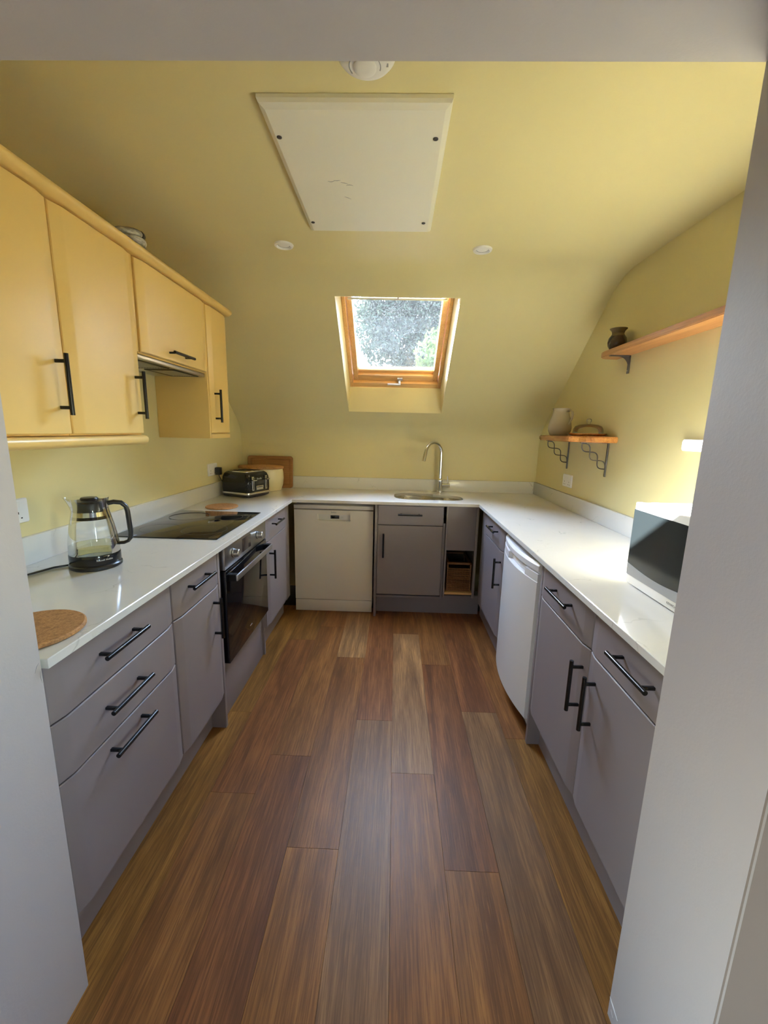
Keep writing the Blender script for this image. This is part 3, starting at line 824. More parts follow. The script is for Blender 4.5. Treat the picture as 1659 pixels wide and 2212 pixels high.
link('slab', bm, 'quartz', wk, 20)
box('upstand', XL, XL + 0.02, 0.795, YB - 0.0205, WT1 + 0.0003, 1.0, 'quartz', wk, 0.0015)
box('upstand', XR - 0.02, XR, 0.795, YB - 0.0205, WT1 + 0.0003, 1.0, 'quartz', wk, 0.0015)
box('upstand', XL, XR, YB - 0.02, YB, WT1 + 0.0003, 1.0, 'quartz', wk, 0.0015)

sk_t = thing('sink', 'brushed steel one and a half bowl undermount sink', 'sink', (0.26, 3.24, 0.72))
bb, sb = (0.006, 0.322, 3.075, 3.412, 0.12), (0.352, 0.522, 3.080, 3.318, 0.085)
def bowl(name, u0, u1, v0, v1, r, zb):
    lps = []
    for ins, z in ((0, 0.8775), (0.001, 0.871), (0.006, 0.86), (0.014, zb + 0.03), (0.022, zb + 0.010), (0.045, zb)):
        lps.append([(x, y, z) for x, y in rrect(u0 + ins, u1 - ins, v0 + ins, v1 - ins, r - ins * 0.6, 8)])
    return loft(name, lps, 'sink_steel', sk_t, cap0=False)
bowl('bowl', *bb, 0.715); bowl('bowl', *sb, 0.765)
for x, y, z in ((0.165, 3.26, 0.715), (0.437, 3.21, 0.765)):
    lathe('drain', [(0.002, 0.002), (0.030, 0.002), (0.036, 0.0035), (0.040, 0.0005)], 'chrome', sk_t, (x, y, z), 24)
fl_out = rrect(-0.012, 0.345, 3.056, 3.430, 0.12, 8)
bm = bmesh.new()
poly_prism(bm, rrect(-0.012, 0.545, 3.050, 3.435, 0.06, 6), [rrect(*bb[:4], bb[4], 8)[::-1], rrect(*sb[:4], sb[4], 8)[::-1]], XY, 0.8745, 0.8772)
link('flange', bm, 'sink_steel', sk_t)

tp = thing('tap', 'chrome swan neck kitchen tap with side lever behind the sink', 'tap', (0.381, 3.475, 0.9004))
tx, ty = 0.381, 3.475
lathe('base', [(0.026, 0), (0.026, 0.004), (0.022, 0.007), (0.0215, 0.085), (0.0225, 0.092), (0.0225, 0.105), (0.016, 0.110), (0.0145, 0.12)], 'chrome', tp, (tx, ty, 0.9004), 28)
pts = [(tx, ty, 1.01), (tx, ty, 1.10), (tx, ty, 1.20), (tx, ty, 1.225)]
dxy = Vector((-0.78, -0.62, 0))
for i in range(1, 19):
    a = R(180 * i / 18 * 0.94); rr = 0.088
    pts.append(tuple(Vector((tx, ty, 1.225)) + dxy * (rr * (1 - math.cos(a))) + Vector((0, 0, rr * math.sin(a)))))
last = Vector(pts[-1]); dlast = (last - Vector(pts[-2])).normalized()
pts.append(tuple(last + dlast * 0.06)); sp_end = last + dlast * 0.06
tube('spout', pts, 0.0135, 'chrome', tp, 16)
tube('spout_nozzle', [sp_end - dlast * 0.055, sp_end - dlast * 0.02, sp_end + dlast * 0.018], [0.0148, 0.0155, 0.0145], 'chrome', tp, 16)
tube('lever_body', [(tx + 0.018, ty, 0.962), (tx + 0.060, ty - 0.004, 0.962), (tx + 0.0605, ty - 0.004, 0.962), (tx + 0.082, ty - 0.006, 0.962)], [0.0165, 0.0165, 0.018, 0.018], 'chrome', tp, 18)
tube('lever', [(tx + 0.068, ty - 0.006, 0.972), (tx + 0.058, ty - 0.010, 1.04)], [0.006, 0.005], 'chrome', tp, 10)

# ------------------------------------------------------------------ wall cabinets
UPP = Run('L', -1.010)
UZ0, UZ1 = 1.366, 2.030
def upper(label, y0, y1, hy, z0=UZ0, hz=None, horiz=False):
    t = thing('wall_cabinet', label, 'cabinet', (-1.17, (y0 + y1) / 2, z0), group='mustard wall cabinets')
    UPP.box('body', y0, y1, -0.298, CAR, z0 - 0.006, UZ1 + 0.004, 'mustard', t, 0.001)
    d = UPP.front('door', y0 + 0.002, y1 - 0.002, z0, UZ1, 'mustard', t)
    if horiz: UPP.bar_h(hy, hz, d, 0.185)
    else: UPP.bar_v(hy, 1.512, d, 0.178)
    return t
upper('mustard yellow wall cabinet nearest the left doorway jamb', 0.905, 1.308, 1.262)
t = upper('mustard yellow wall cabinet left of the extractor cabinet, above the kettle', 1.310, 1.690, 1.645)
upper('short mustard yellow wall cabinet over the extractor with horizontal handle', 1.712, 2.302, 1.985, z0=1.684, hz=1.716, horiz=True)
t = upper('narrow mustard yellow wall cabinet at the far end of the row', 2.318, 2.580, 2.362)
UPP.box('end_panel', 2.304, 2.3175, -0.298, -0.012, 1.335, UZ1 + 0.004, 'mustard', t, 0.001)
UPP.box('base_rail', 2.318, 2.580, -0.298, -0.010, 1.335, 1.3595, 'mustard', t, 0.002)
t = tag(UPP.box('filler_strip', 1.6925, 1.7095, -0.298, -0.016, 1.684, 2.034, 'mustard', None, 0.001), 'mustard filler strip left of the extractor cabinet', 'panel')
def moulding(name, y0, y1, prof2, label):
    loops = []
    for y, s in ((y0, 1.0), (y1 - 0.006, 1.0), (y1, 0.8)):
        cx = sum(p[0] for p in prof2) / len(prof2); cz = sum(p[1] for p in prof2) / len(prof2)
        loops.append([(cx + (x - cx) * s, y, cz + (z - cz) * s) for x, z in prof2])
    return tag(loft(name, loops, 'mustard', smooth=40), label, 'moulding')
cor = [(-1.308, 2.036), (-1.012, 2.036), (-1.004, 2.038), (-0.994, 2.043), (-0.986, 2.050), (-0.984, 2.058), (-0.987, 2.066), (-0.995, 2.071), (-1.01, 2.073), (-1.308, 2.060)]
moulding('cornice', 0.80, 2.605, cor, 'rounded mustard cornice along the top of the wall cabinets')
pel = [(-1.070, 1.3585), (-1.018, 1.3585), (-1.008, 1.356), (-1.002, 1.350), (-1.001, 1.342), (-1.004, 1.333), (-1.012, 1.326), (-1.024, 1.323), (-1.045, 1.324), (-1.070, 1.330)]
moulding('pelmet', 0.80, 1.692, pel, 'rounded mustard pelmet under the two cabinets above the kettle')

hd = thing('extractor_hood', 'slim grey extractor hood under the short wall cabinet', 'extractor hood', (-1.16, 2.0, 1.655))
box('hood_body', -1.305, -1.035, 1.714, 2.300, 1.660, 1.676, 'steel', hd, 0.002)
for a, b in ((1.74, 1.985), (2.03, 2.275)):
    bm = bmesh.new(); poly_prism(bm, rect(-1.20, -1.055, a, b), [rect(-1.185, -1.07, a + 0.015, b - 0.015)[::-1]], XY, 1.6565, 1.661); f = link('filter_frame', bm, 'black', hd)
    for i in range(9):
        x = -1.182 + i * 0.0128
        box('slat', x, x + 0.007, a + 0.016, b - 0.016, 1.657, 1.6605, 'alu', f)
box('lamp_lens', -1.275, -1.225, 1.95, 2.06, 1.657, 1.6605, 'plastic', hd, 0.002)

# coil of rope on top of the cabinets
rp = thing('rope_coil', 'coil of thick grey and white rope on top of the wall cabinets', 'rope', (-1.115, 1.852, 2.070), local=True)
for i in range(4):
    n = 40; Rr = 0.050 + (0.003, -0.001, 0.002, -0.002)[i]; cx, cy_ = random.uniform(-0.002, 0.002), random.uniform(-0.002, 0.002)
    loops = []
    for k in range(n):
        a = 2 * math.pi * k / n
        lp = []
        for q in range(12):
            b = 2 * math.pi * q / 12; rad = 0.0130
            rr = Rr + rad * math.cos(b)
            lp.append((cx + rr * math.cos(a), cy_ + rr * math.sin(a), 0.0145 + i * 0.0245 + rad * math.sin(b) + 0.0035 * math.sin(a + 0.4 * i)))
        loops.append(lp)
    loops.append(loops[0])
    bm = bmesh.new(); add_loft(bm, loops, False, False); bmesh.ops.remove_doubles(bm, verts=bm.verts[:], dist=1e-5)
    link('loop', bm, 'rope', rp, 60)
for a in (R(215), R(15)):
    bm = bmesh.new(); add_tube(bm, [(0.049 * math.cos(a + q), 0.049 * math.sin(a + q), 0.0145 + 3 * 0.0245 + 0.0035 * math.sin(a + q + 1.2)) for q in (-0.22, -0.08, 0.08, 0.22)], 0.0142, 12); link('tape', bm, 'black', rp, 50)

# ------------------------------------------------------------------ hob and worktop items
hb = thing('hob', 'black glass induction hob set on the left worktop', 'hob', (-1.03, 2.10, 0.9003))
box('glass_top', -1.270, -0.790, 1.788, 2.408, 0.9003, 0.9055, 'black_glass', hb, 0.0015)
for x, y, r in ((-1.14, 1.95, 0.09), (-1.14, 2.25, 0.105), (-0.92, 1.95, 0.105), (-0.92, 2.25, 0.075)):
    lathe('zone_ring', [(r - 0.0012, 0), (r - 0.0012, 0.0002), (r, 0.0002), (r, 0)], 'hob_print', hb, (x, y, 0.9055), 48, cap0=False, cap1=False)

def cork_mat(label, x, y, r, h):
    t = lathe('cork_mat', [(r - 0.004, 0.0004), (r, 0.003), (r, h - 0.003), (r - 0.004, h)], 'cork', None, (0, 0, 0), 48); t.location = (x, y, 0.9); return tag(t, label, 'mat', 'round cork mats')
cork_mat('round cork mat between the hob and the toaster', -1.088, 2.562, 0.098, 0.010)
cork_mat('round cork mat at the left doorway jamb', -0.868, 0.905, 0.112, 0.012)

# kettle
kx, ky = -1.063, 1.403
ka = math.atan2(0.55, 0.80)
kt_ = thing('kettle', 'glass electric kettle with black base and handle, half empty', 'kettle', (kx, ky, 0.9004), ka, local=True)
lathe('power_base', [(0.076, 0), (0.081, 0.003), (0.081, 0.012), (0.0775, 0.016)], 'black', kt_, n=48)
lathe('base', [(0.0775, 0.017), (0.0785, 0.02), (0.0785, 0.048), (0.0775, 0.051)], 'black_gloss', kt_, n=48)
gp = [(0.0770, 0.0515), (0.0775, 0.062), (0.0765, 0.085), (0.0725, 0.115), (0.0670, 0.15), (0.0605, 0.18), (0.0560, 0.20), (0.0545, 0.212), (0.0550, 0.225), (0.0575, 0.240), (0.0595, 0.247)]
n = 48; loops = []
for r, z in gp:
    lp = []
    for i in range(n):
        a = 2 * math.pi * i / n; d = abs((a - math.pi + math.pi) % (2 * math.pi) - math.pi)
        w = max(0.0, 1 - d / 0.5) ** 1.5 * max(0, (z - 0.20) / 0.047)
        lp.append(((r + 0.016 * w) * math.cos(a), (r + 0.016 * w) * math.sin(a), z + 0.004 * w))
    loops.append(lp)
loft('glass_jug', loops, 'clear', kt_, cap0=False, cap1=False, smooth=60)
lathe('water', [(0.0755, 0.053), (0.0762, 0.063), (0.0760, 0.078), (0.0750, 0.079)], 'water', kt_, n=40)
lathe('metal_band', [(0.0565, 0.184), (0.0568, 0.1845), (0.0538, 0.200), (0.0535, 0.200)], 'chrome', kt_, n=40, cap0=False, cap1=False)
lathe('lower_band', [(0.0592, 0.174), (0.0568, 0.1838), (0.053, 0.1838), (0.054, 0.174)], 'black_gloss', kt_, n=40)
lid = lathe('lid', [(0.049, 0.200), (0.0525, 0.202), (0.0520, 0.222), (0.0525, 0.230), (0.048, 0.236), (0.02, 0.237)], 'black', kt_, n=40)
lathe('lid_knob', [(0.026, 0.2375), (0.027, 0.243), (0.024, 0.247), (0.01, 0.248)], 'black', lid, n=32)
hp_ = [(0.048, 0, 0.222), (0.070, 0, 0.226), (0.092, 0, 0.222), (0.106, 0, 0.208), (0.110, 0, 0.190), (0.112, 0, 0.15), (0.114, 0, 0.11), (0.112, 0, 0.09), (0.104, 0, 0.078), (0.090, 0, 0.073), (0.076, 0, 0.074)]
bm = bmesh.new()
loops = []
for i, p in enumerate(hp_):
    d = (Vector(hp_[min(i + 1, len(hp_) - 1)]) - Vector(hp_[max(i - 1, 0)])).normalized(); nn = Vector((d.z, 0, -d.x))
    th = 0.0085 if i < 8 else 0.006
    loops.append([tuple(Vector(p) + nn * (th * math.cos(b)) + Vector((0, 0.0115 * math.sin(b), 0))) for b in [2 * math.pi * q / 12 for q in range(12)]])
add_loft(bm, loops); link('handle', bm, 'black', kt_, 50)
def curve_txt(u, v, d):
    a = R(-68) + u / 0.0792; return (0.0790 * math.cos(a), 0.0790 * math.sin(a), 0.036 + v)
text('maker_mark', 'Russell Hobbs', 0.0092, curve_txt, 'plastic', kt_)
inv = Matrix.Rotation(-ka, 3, 'Z')
tube('cord', [inv @ (Vector(p) - Vector((kx, ky, 0.9004))) for p in ((kx - 0.078, ky - 0.02, 0.906), (kx - 0.115, ky - 0.05, 0.9046), (-1.195, 1.30, 0.9046), (-1.225, 1.20, 0.9046), (-1.262, 1.10, 0.9046), (-1.272, 1.0, 0.9046))], 0.0036, 'black', kt_, 8)

# toaster
ts = thing('toaster', 'black four slot toaster with chrome trim and quilted corners', 'toaster', (-1.112, 3.072, 0.9004), math.atan2(-0.385, 0.923), local=True)
Q = 0.126
def rl(q, z, r=0.03, qx=None):
    return [(x, y, z) for x, y in rrect(-(qx or q), (qx or q), -q, q, r, 6)]
loft('base', [rl(Q - 0.006, 0.006), rl(Q - 0.001, 0.010), rl(Q - 0.001, 0.022)], 'black', ts)
for sx in (-1, 1):
    for sy in (-1, 1): lathe('foot', [(0.009, 0), (0.010, 0.0065)], 'black', ts, (sx * 0.09, sy * 0.09, 0), 12)
loft('chrome_band', [rl(Q + 0.002, 0.0225), rl(Q + 0.0035, 0.025), rl(Q + 0.0035, 0.034), rl(Q + 0.002, 0.0365)], 'chrome', ts)
body = loft('body', [rl(Q - 0.001, 0.037), rl(Q + 0.001, 0.06), rl(Q + 0.001, 0.11), rl(Q - 0.002, 0.145), rl(Q - 0.010, 0.168), rl(Q - 0.022, 0.180), rl(Q - 0.026, 0.181)], 'black_gloss', ts, smooth=50)
loft('top_plate', [rl(Q - 0.028, 0.1812, 0.02), rl(Q - 0.028, 0.1845, 0.02), rl(Q - 0.032, 0.1865, 0.02)], 'chrome', ts)
for i in (-0.069, -0.023, 0.023, 0.069):
    box('slot', -0.085, 0.070, i - 0.012, i + 0.012, 0.1866, 0.1874, 'dark_gap', ts)
for q in (-0.070, 0.070):
    sl = box('lever_track', Q, Q + 0.0055, q - 0.011, q + 0.011, 0.050, 0.152, 'chrome', ts, 0.002)
    box('track_slot', Q + 0.005, Q + 0.0062, q - 0.003, q + 0.003, 0.058, 0.144, 'black', sl)
    box('lever', Q + 0.005, Q + 0.030, q - 0.016, q + 0.016, 0.122, 0.130, 'chrome', sl, 0.003)
cp = box('control_panel', Q, Q + 0.0055, -0.037, 0.037, 0.052, 0.082, 'chrome', ts, 0.002)
for i in (-0.022, 0, 0.022): box('button', Q + 0.005, Q + 0.008, i - 0.007, i + 0.007, 0.070, 0.078, 'black', cp, 0.001)
text('maker_mark', 'Breville', 0.017, lambda u, v, d: (Q + 0.0014, u, 0.133 + v), 'plastic', ts)
for r_ in range(6):                                       # diamond relief round the near corner
    for c in range(4):
        u = -0.026 + c * 0.0175 + (0.00875 if r_ % 2 else 0); z = 0.052 + r_ * 0.0135
        bm = bmesh.new()
        def at(uu, zz, out):
            # walk from the control face (+x) round the corner to the side (-y)
            rad = 0.03; L = uu
            cxx, cyy = Q - rad + 0.001, -(Q - rad + 0.001); arc = rad * math.pi / 2
            if L < 0: return (Q + 0.001 + out, cyy - L if False else cyy + (-L), zz)
            if L < arc:
                a = -L / rad; return (cxx + (rad + out) * math.cos(a), cyy + (rad + out) * math.sin(a), zz)
            return (cxx - (L - arc), -(Q + 0.001) - out, zz)
        w, hgt = 0.0085, 0.0128
        vs = [bm.verts.new(at(u - w, z, -0.0005)), bm.verts.new(at(u, z - hgt, -0.0005)), bm.verts.new(at(u + w, z, -0.0005)), bm.verts.new(at(u, z + hgt, -0.0005))]
        tip = bm.verts.new(at(u, z, 0.0035))
        for i in range(4): bm.faces.new((vs[i], vs[(i + 1) % 4], tip))
        bm.faces.new(vs)
        link('diamond_stud', bm, 'black_gloss', ts, 0)

# bread crock and board
cr = thing('bread_crock', 'large oval cream bread crock with cork lid behind the toaster', 'crock', (-1.090, 3.364, 0.9004), local=True)
lathe('pot', [(0.150, 0), (0.160, 0.004), (0.176, 0.05), (0.181, 0.10), (0.179, 0.15), (0.174, 0.176), (0.168, 0.176)], 'cream', cr, n=56, sy=0.70)
lathe('lid', [(0.176, 0.1765), (0.183, 0.179), (0.183, 0.193), (0.178, 0.197)], 'cork', cr, n=56, sy=0.70)
cbd = thing('chopping_board', 'wooden chopping board with juice groove leaning on the back wall', 'board', (-1.06, 3.50, 0.9004), local=True)
W, H = 0.385, 0.268
def bl_(ins, d, r):
    return [(x, -d * 1.0, z) for x, z in rrect(-W / 2 + ins, W / 2 - ins, ins, H - ins, max(r, 0.004), 6)]
o = loft('board', [bl_(0.003, -0.020, 0.02), bl_(0, -0.017, 0.022), bl_(0, -0.003, 0.022), bl_(0.003, 0.0, 0.02), bl_(0.020, 0.0, 0.012), bl_(0.023, -0.004, 0.01), bl_(0.030, -0.004, 0.01), bl_(0.033, 0.0, 0.01)], 'board', cbd, smooth=30)
cbd.rotation_euler = (R(-4.2), 0, 0); cbd.location = (-1.06, 3.500, 0.9010)

# microwave
mw = thing('microwave', 'white microwave with smeared black glass door on the right worktop', 'microwave', (0.97, 1.17, 0.9004))
MX, MY0, MY1 = 0.812, 0.955, 1.397
for x in (0.85, 1.10):
    for y in (0.99, 1.36): box('foot', x - 0.012, x + 0.012, y - 0.012, y + 0.012, 0.9004, 0.907, 'black', mw, 0.002)
box('casing', MX + 0.022, 1.135, MY0 + 0.004, MY1 - 0.004, 0.906, 1.182, 'white', mw, 0.004)
box('top_ridge', MX + 0.03, 1.13, MY0 + 0.02, MY1 - 0.03, 1.182, 1.187, 'white', mw, 0.002)
md = box('door', MX, MX + 0.021, 1.075, MY1, 0.904, 1.183, 'white', mw, 0.003)
box('control_panel', MX, MX + 0.021, MY0, 1.073, 0.904, 1.183, 'white', mw, 0.003)
low = [(1.0765 + (MY1 - 1.0765 - 0.0015) * i / 16, 0.9745 - 0.014 * math.sin(math.pi * i / 16)) for i in range(17)]
prism('door_glass', low + [(MY1 - 0.0015, 1.160), (1.0765, 1.160)], YZ, MX - 0.0025, MX + 0.002, 'micro_glass', md)
prism('grey_trim', [(1.0765, 0.934), (MY1 - 0.0015, 0.934)] + [(y, z - 0.0004) for y, z in reversed(low)], YZ, MX - 0.002, MX + 0.002, 'grey_plastic', md)
text('maker_mark', 'KENWOOD', 0.010, lambda u, v, d: (MX - 0.0004, 1.150 - u, 0.920 + v), 'black', md)
kn = lathe('dial', [(0.024, 0), (0.024, 0.004), (0.019, 0.006), (0.018, 0.02)], 'grey_plastic', mw, n=28)
kn.rotation_euler = (0, R(-90), 0); kn.location = Vector((MX - 0.0002, 1.013, 1.0)) - Vector(mw.location)

# ------------------------------------------------------------------ right wall shelves and things on them
ls = thing('wall_shelf', 'long oak wall shelf high on the right wall', 'shelf', (1.14, 1.6, 1.81))
lo_ = [(XR - 0.001, 0.80), (1.087, 0.80), (1.087, 2.345), (1.092, 2.385), (1.110, 2.412), (1.135, 2.424), (XR - 0.001, 2.43)]
bm = bmesh.new(); poly_prism(bm, lo_, [], XY, 1.8085, 1.8365)
bmesh.ops.recalc_face_normals(bm, faces=bm.faces[:])
es = [e for e in bm.edges if abs(e.verts[0].co.z - e.verts[1].co.z) < 1e-6 and any(abs(f.normal.z) < 0.1 for f in e.link_faces) and min(e.verts[0].co.x, e.verts[1].co.x) < 1.18]
bmesh.ops.bevel(bm, geom=es, offset=0.003, segments=2, affect='EDGES')
link('board', bm, 'oak_shelf', ls)
def shelf_bracket(y, z, parent_label):
    t = thing('shelf_bracket', parent_label, 'bracket', (XR - 0.006, y, z - 0.09))
    bm = bmesh.new(); add_box(bm, XR - 0.006, XR - 0.0005, y - 0.010, y + 0.010, z - 0.090, z, 0.002)
    link('wall_plate', bm, 'iron', t)
    box('arm', XR - 0.105, XR - 0.0065, y - 0.010, y + 0.010, z - 0.0045, z, 'iron', t, 0.001)
    q = [(XR - 0.006, z - 0.06)] + [(XR - 0.006 - 0.055 * (1 - math.cos(R(a))), z - 0.005 - 0.055 * (1 - math.sin(R(a)))) for a in range(0, 91, 15)] + [(XR - 0.006, z - 0.005)]
    prism('web', q, XZ, y - 0.003, y + 0.003, 'iron', t)
    for zz in (z - 0.03, z - 0.075): box('screw', XR - 0.0085, XR - 0.006, y - 0.003, y + 0.003, zz - 0.003, zz + 0.003, 'chrome', t, 0.001)
shelf_bracket(2.296, 1.808, 'dark iron bracket under the far end of the long oak shelf')
shelf_bracket(1.35, 1.808, 'dark iron bracket under the middle of the long oak shelf')

vs_ = lathe('vase', [(0.026, 0), (0.030, 0.002), (0.043, 0.025), (0.046, 0.042), (0.042, 0.062), (0.031, 0.078), (0.0285, 0.085), (0.032, 0.096), (0.0415, 0.106), (0.0425, 0.109), (0.039, 0.108), (0.027, 0.090)], 'vase', None, (0, 0, 0), 40)
vs_.location = (1.143, 2.335, 1.8368); tag(vs_, 'small brown two tone glazed pot on the long oak shelf', 'pot')

ss = thing('corner_shelf', 'small shaped wooden shelf on scrolled iron brackets', 'shelf', (1.1, 2.66, 1.36))
sh = [(XR - 0.001, 2.312), (1.16, 2.308), (1.055, 2.312), (1.036, 2.325), (1.026, 2.350), (1.016, 2.372), (0.994, 2.386), (0.972, 2.400), (0.964, 2.430), (0.968, 2.60), (0.982, 2.80), (1.004, 2.98), (1.020, 3.03), (XR - 0.001, 3.045)]
bm = bmesh.new(); poly_prism(bm, sh, [], XY, 1.3605, 1.3935)
bmesh.ops.recalc_face_normals(bm, faces=bm.faces[:])
es = [e for e in bm.edges if abs(e.verts[0].co.z - e.verts[1].co.z) < 1e-6 and any(abs(f.normal.z) < 0.1 for f in e.link_faces) and min(e.verts[0].co.x, e.verts[1].co.x) < 1.19]
bmesh.ops.bevel(bm, geom=es, offset=0.006, segments=3, affect='EDGES')
link('board', bm, 'elm_shelf', ss, 30)
for y, nm in ((2.402, 'near'), (2.938, 'far')):
    t = thing('scroll_bracket', f'twisted wrought iron bracket under the {nm} end of the small shaped shelf', 'bracket', (XR - 0.006, y, 1.17), group='scrolled shelf brackets')
    box('wall_bar', XR - 0.0075, XR - 0.0005, y - 0.007, y + 0.007, 1.168, 1.360, 'iron', t, 0.002)
    box('arm', XR - 0.160, XR - 0.008, y - 0.007, y + 0.007, 1.3555, 1.3602, 'iron', t, 0.001)
    a, b = Vector((XR - 0.150, y, 1.354)), Vector((XR - 0.008, y, 1.212))
    d = b - a; nn = Vector((0.7071, 0, 0.7071))
    for ph in (1, -1):
        pts = [tuple(a + d * s + nn * (0.021 * ph * math.sin(3 * math.pi * s)) + Vector((0, 0.0022 * ph * math.cos(3 * math.pi * s), 0))) for s in [i / 48 for i in range(49)]]
        tube('scroll', pts, 0.0030, 'iron', t, 7)
    bm = bmesh.new(); add_tube(bm, [(XR - 0.0095, y, 1.176), (XR - 0.0075, y, 1.176)], 0.004, 10); link('screw', bm, 'chrome', t)

jg = thing('jug', 'grey stoneware jug on the small shaped shelf', 'jug', (1.068, 2.80, 1.3937), R(-60), local=True)
lathe('body', [(0.050, 0), (0.058, 0.003), (0.070, 0.030), (0.072, 0.050), (0.067, 0.085), (0.056, 0.12), (0.049, 0.145), (0.049, 0.160), (0.053, 0.172), (0.050, 0.171), (0.045, 0.155)], 'stoneware', jg, n=44)
hp_ = [(0.048, 0, 0.152), (0.068, 0, 0.160), (0.084, 0, 0.150), (0.089, 0, 0.130), (0.084, 0, 0.105), (0.074, 0, 0.085), (0.067, 0, 0.070)]
bm = bmesh.new(); loops = []
for i, p in enumerate(hp_):
    d = (Vector(hp_[min(i + 1, len(hp_) - 1)]) - Vector(hp_[max(i - 1, 0)])).normalized(); nn = Vector((d.z, 0, -d.x))
    loops.append([tuple(Vector(p) + nn * (0.005 * math.cos(b)) + Vector((0, 0.010 * math.sin(b), 0))) for b in [2 * math.pi * q / 10 for q in range(10)]])
add_loft(bm, loops); link('handle', bm, 'stoneware', jg, 60)
sd = lathe('saucer', [(0.040, 0), (0.050, 0.002), (0.062, 0.012), (0.065, 0.017), (0.060, 0.016), (0.045, 0.006)], 'sage', None, n=36)
sd.location = (1.110, 2.615, 1.3937); tag(sd, 'small sage green dish between the jug and the glass dome', 'dish')
ch = thing('cheese_dome', 'glass cheese dome on a wooden plate on the small shaped shelf', 'dome', (1.097, 2.452, 1.3937), local=True)
lathe('plate', [(0.070, 0), (0.080, 0.001), (0.098, 0.012), (0.100, 0.015), (0.096, 0.0155), (0.08, 0.009)], 'elm_shelf', ch, n=44)
lathe('glass_cover', [(0.080, 0.0145), (0.0805, 0.022), (0.078, 0.040), (0.070, 0.055), (0.050, 0.064), (0.020, 0.068), (0.009, 0.069)], 'clear', ch, n=44, cap0=False, smooth=60)
lathe('glass_knob', [(0.009, 0.0695), (0.008, 0.074), (0.013, 0.080), (0.0150, 0.088), (0.012, 0.096), (0.004, 0.099)], 'clear', ch, n=24, smooth=60)

# ------------------------------------------------------------------ sockets and switches
def socket(label, side, y0, y1, z0, z1, double=True):
    x = XR if side == 'R' else XL; sgn = -1 if side == 'R' else 1
    P = lambda w, z, d: (x + sgn * d, w, z)
    t = thing('wall_socket', label, 'socket', (x, (y0 + y1) / 2, z0), group='wall sockets')
    lp = lambda i, d: [P(a, b, d) for a, b in rrect(y0 + i, y1 - i, z0 + i, z1 - i, 0.006, 4)]
    loft('plate', [lp(0, 0.0005), lp(0, 0.006), lp(0.003, 0.009)], 'plastic', t)
    cs = [(y0 + y1) / 2 + q for q in ((-0.037, 0.037) if double else (0,))]
    for c in cs:
        a, b = sorted((x + sgn * 0.009, x + sgn * 0.0125))
        box('switch', a, b, c - 0.006 + (0.02 if c > (y0 + y1) / 2 else -0.02) * (1 if double else 0), c + 0.006 + (0.02 if c > (y0 + y1) / 2 else -0.02) * (1 if double else 0), z1 - 0.032, z1 - 0.010, 'plastic', t, 0.001)
        a, b = sorted((x + sgn * 0.0088, x + sgn * 0.0094))
        for du, dz, w, hh in ((0, 0.036, 0.002, 0.004), (-0.011, 0.018, 0.0032, 0.002), (0.011, 0.018, 0.0032, 0.002)):
            box('pin_hole', a, b, c + du - w, c + du + w, z0 + dz - hh, z0 + dz + hh, 'dark_gap', t)
    return t
socket('white double socket beside the toaster on the left wall', 'L', 2.874, 3.020, 1.056, 1.142)
socket('white double socket below the small shaped shelf', 'R', 2.826, 2.972, 1.045, 1.131)
socket('white socket plate half hidden by the left doorway jamb', 'L', 1.336, 1.422, 1.052, 1.138, False)
pg = thing('plug', 'black plug with cord in the socket beside the toaster', 'plug', (XL + 0.02, 2.985, 1.08))
box('plug_body', XL + 0.0128, XL + 0.050, 2.965, 3.008, 1.058, 1.112, 'black', pg, 0.005)
tube('cord', [(XL + 0.032, 2.987, 1.060), (XL + 0.034, 2.988, 1.045), (XL + 0.045, 2.998, 1.015), (XL + 0.052, 3.020, 0.985), (XL + 0.052, 3.045, 0.955), (XL + 0.055, 3.09, 0.925), (-1.235, 3.13, 0.918)], 0.0036, 'black', pg, 8)
sl = thing('wall_fitting', 'white rounded fitting with emissive face on the right wall beside the doorway', 'light', (XR, 1.72, 1.345))  # emissive face makes this fitting render blown-out white
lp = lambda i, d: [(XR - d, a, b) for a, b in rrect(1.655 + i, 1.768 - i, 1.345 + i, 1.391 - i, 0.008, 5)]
loft('case', [lp(0, 0.0005), lp(0, 0.012)], 'plastic', sl); loft('front_face', [lp(0.0005, 0.0122), lp(0.0005, 0.019), lp(0.004, 0.023)], 'white_glow', sl)

# ------------------------------------------------------------------ ceiling fittings
ht = thing('ceiling_hatch', 'cream painted loft hatch board screwed to the ceiling', 'hatch', (-0.13, 1.62, ZC))
hl = lambda i, z: [(x, y, z) for x, y in rect(-0.390 + i, 0.126 - i, 1.262 + i, 1.978 - i)]
loft('board', [hl(0, ZC - 0.0008), hl(0, ZC - 0.010), hl(0.004, ZC - 0.018), hl(0.018, ZC - 0.026)], 'hatch', ht, smooth=25)
for x, y in ((-0.362, 1.385), (0.092, 1.388), (0.089, 1.884), (-0.362, 1.887)):
    lathe('screw_head', [(0.0075, 0), (0.0075, -0.0015), (0.005, -0.003)], 'iron', ht, (x, y, ZC - 0.0262), 16)
for seed, (x, y) in enumerate(((-0.255, 1.600), (-0.235, 1.592), (-0.212, 1.604), (-0.195, 1.625), (-0.21, 1.70))):
    bm = bmesh.new(); pts = [(x + 0.006 * i, y + 0.004 * math.sin(i * 0.9 + seed) + 0.002 * i * (seed % 3), ZC - 0.0262) for i in range(5)]
    add_tube(bm, pts, [0.0004, 0.0009, 0.0011, 0.0008, 0.0003], 5); link('scuff_mark', bm, 'grey_plastic', ht, 60)
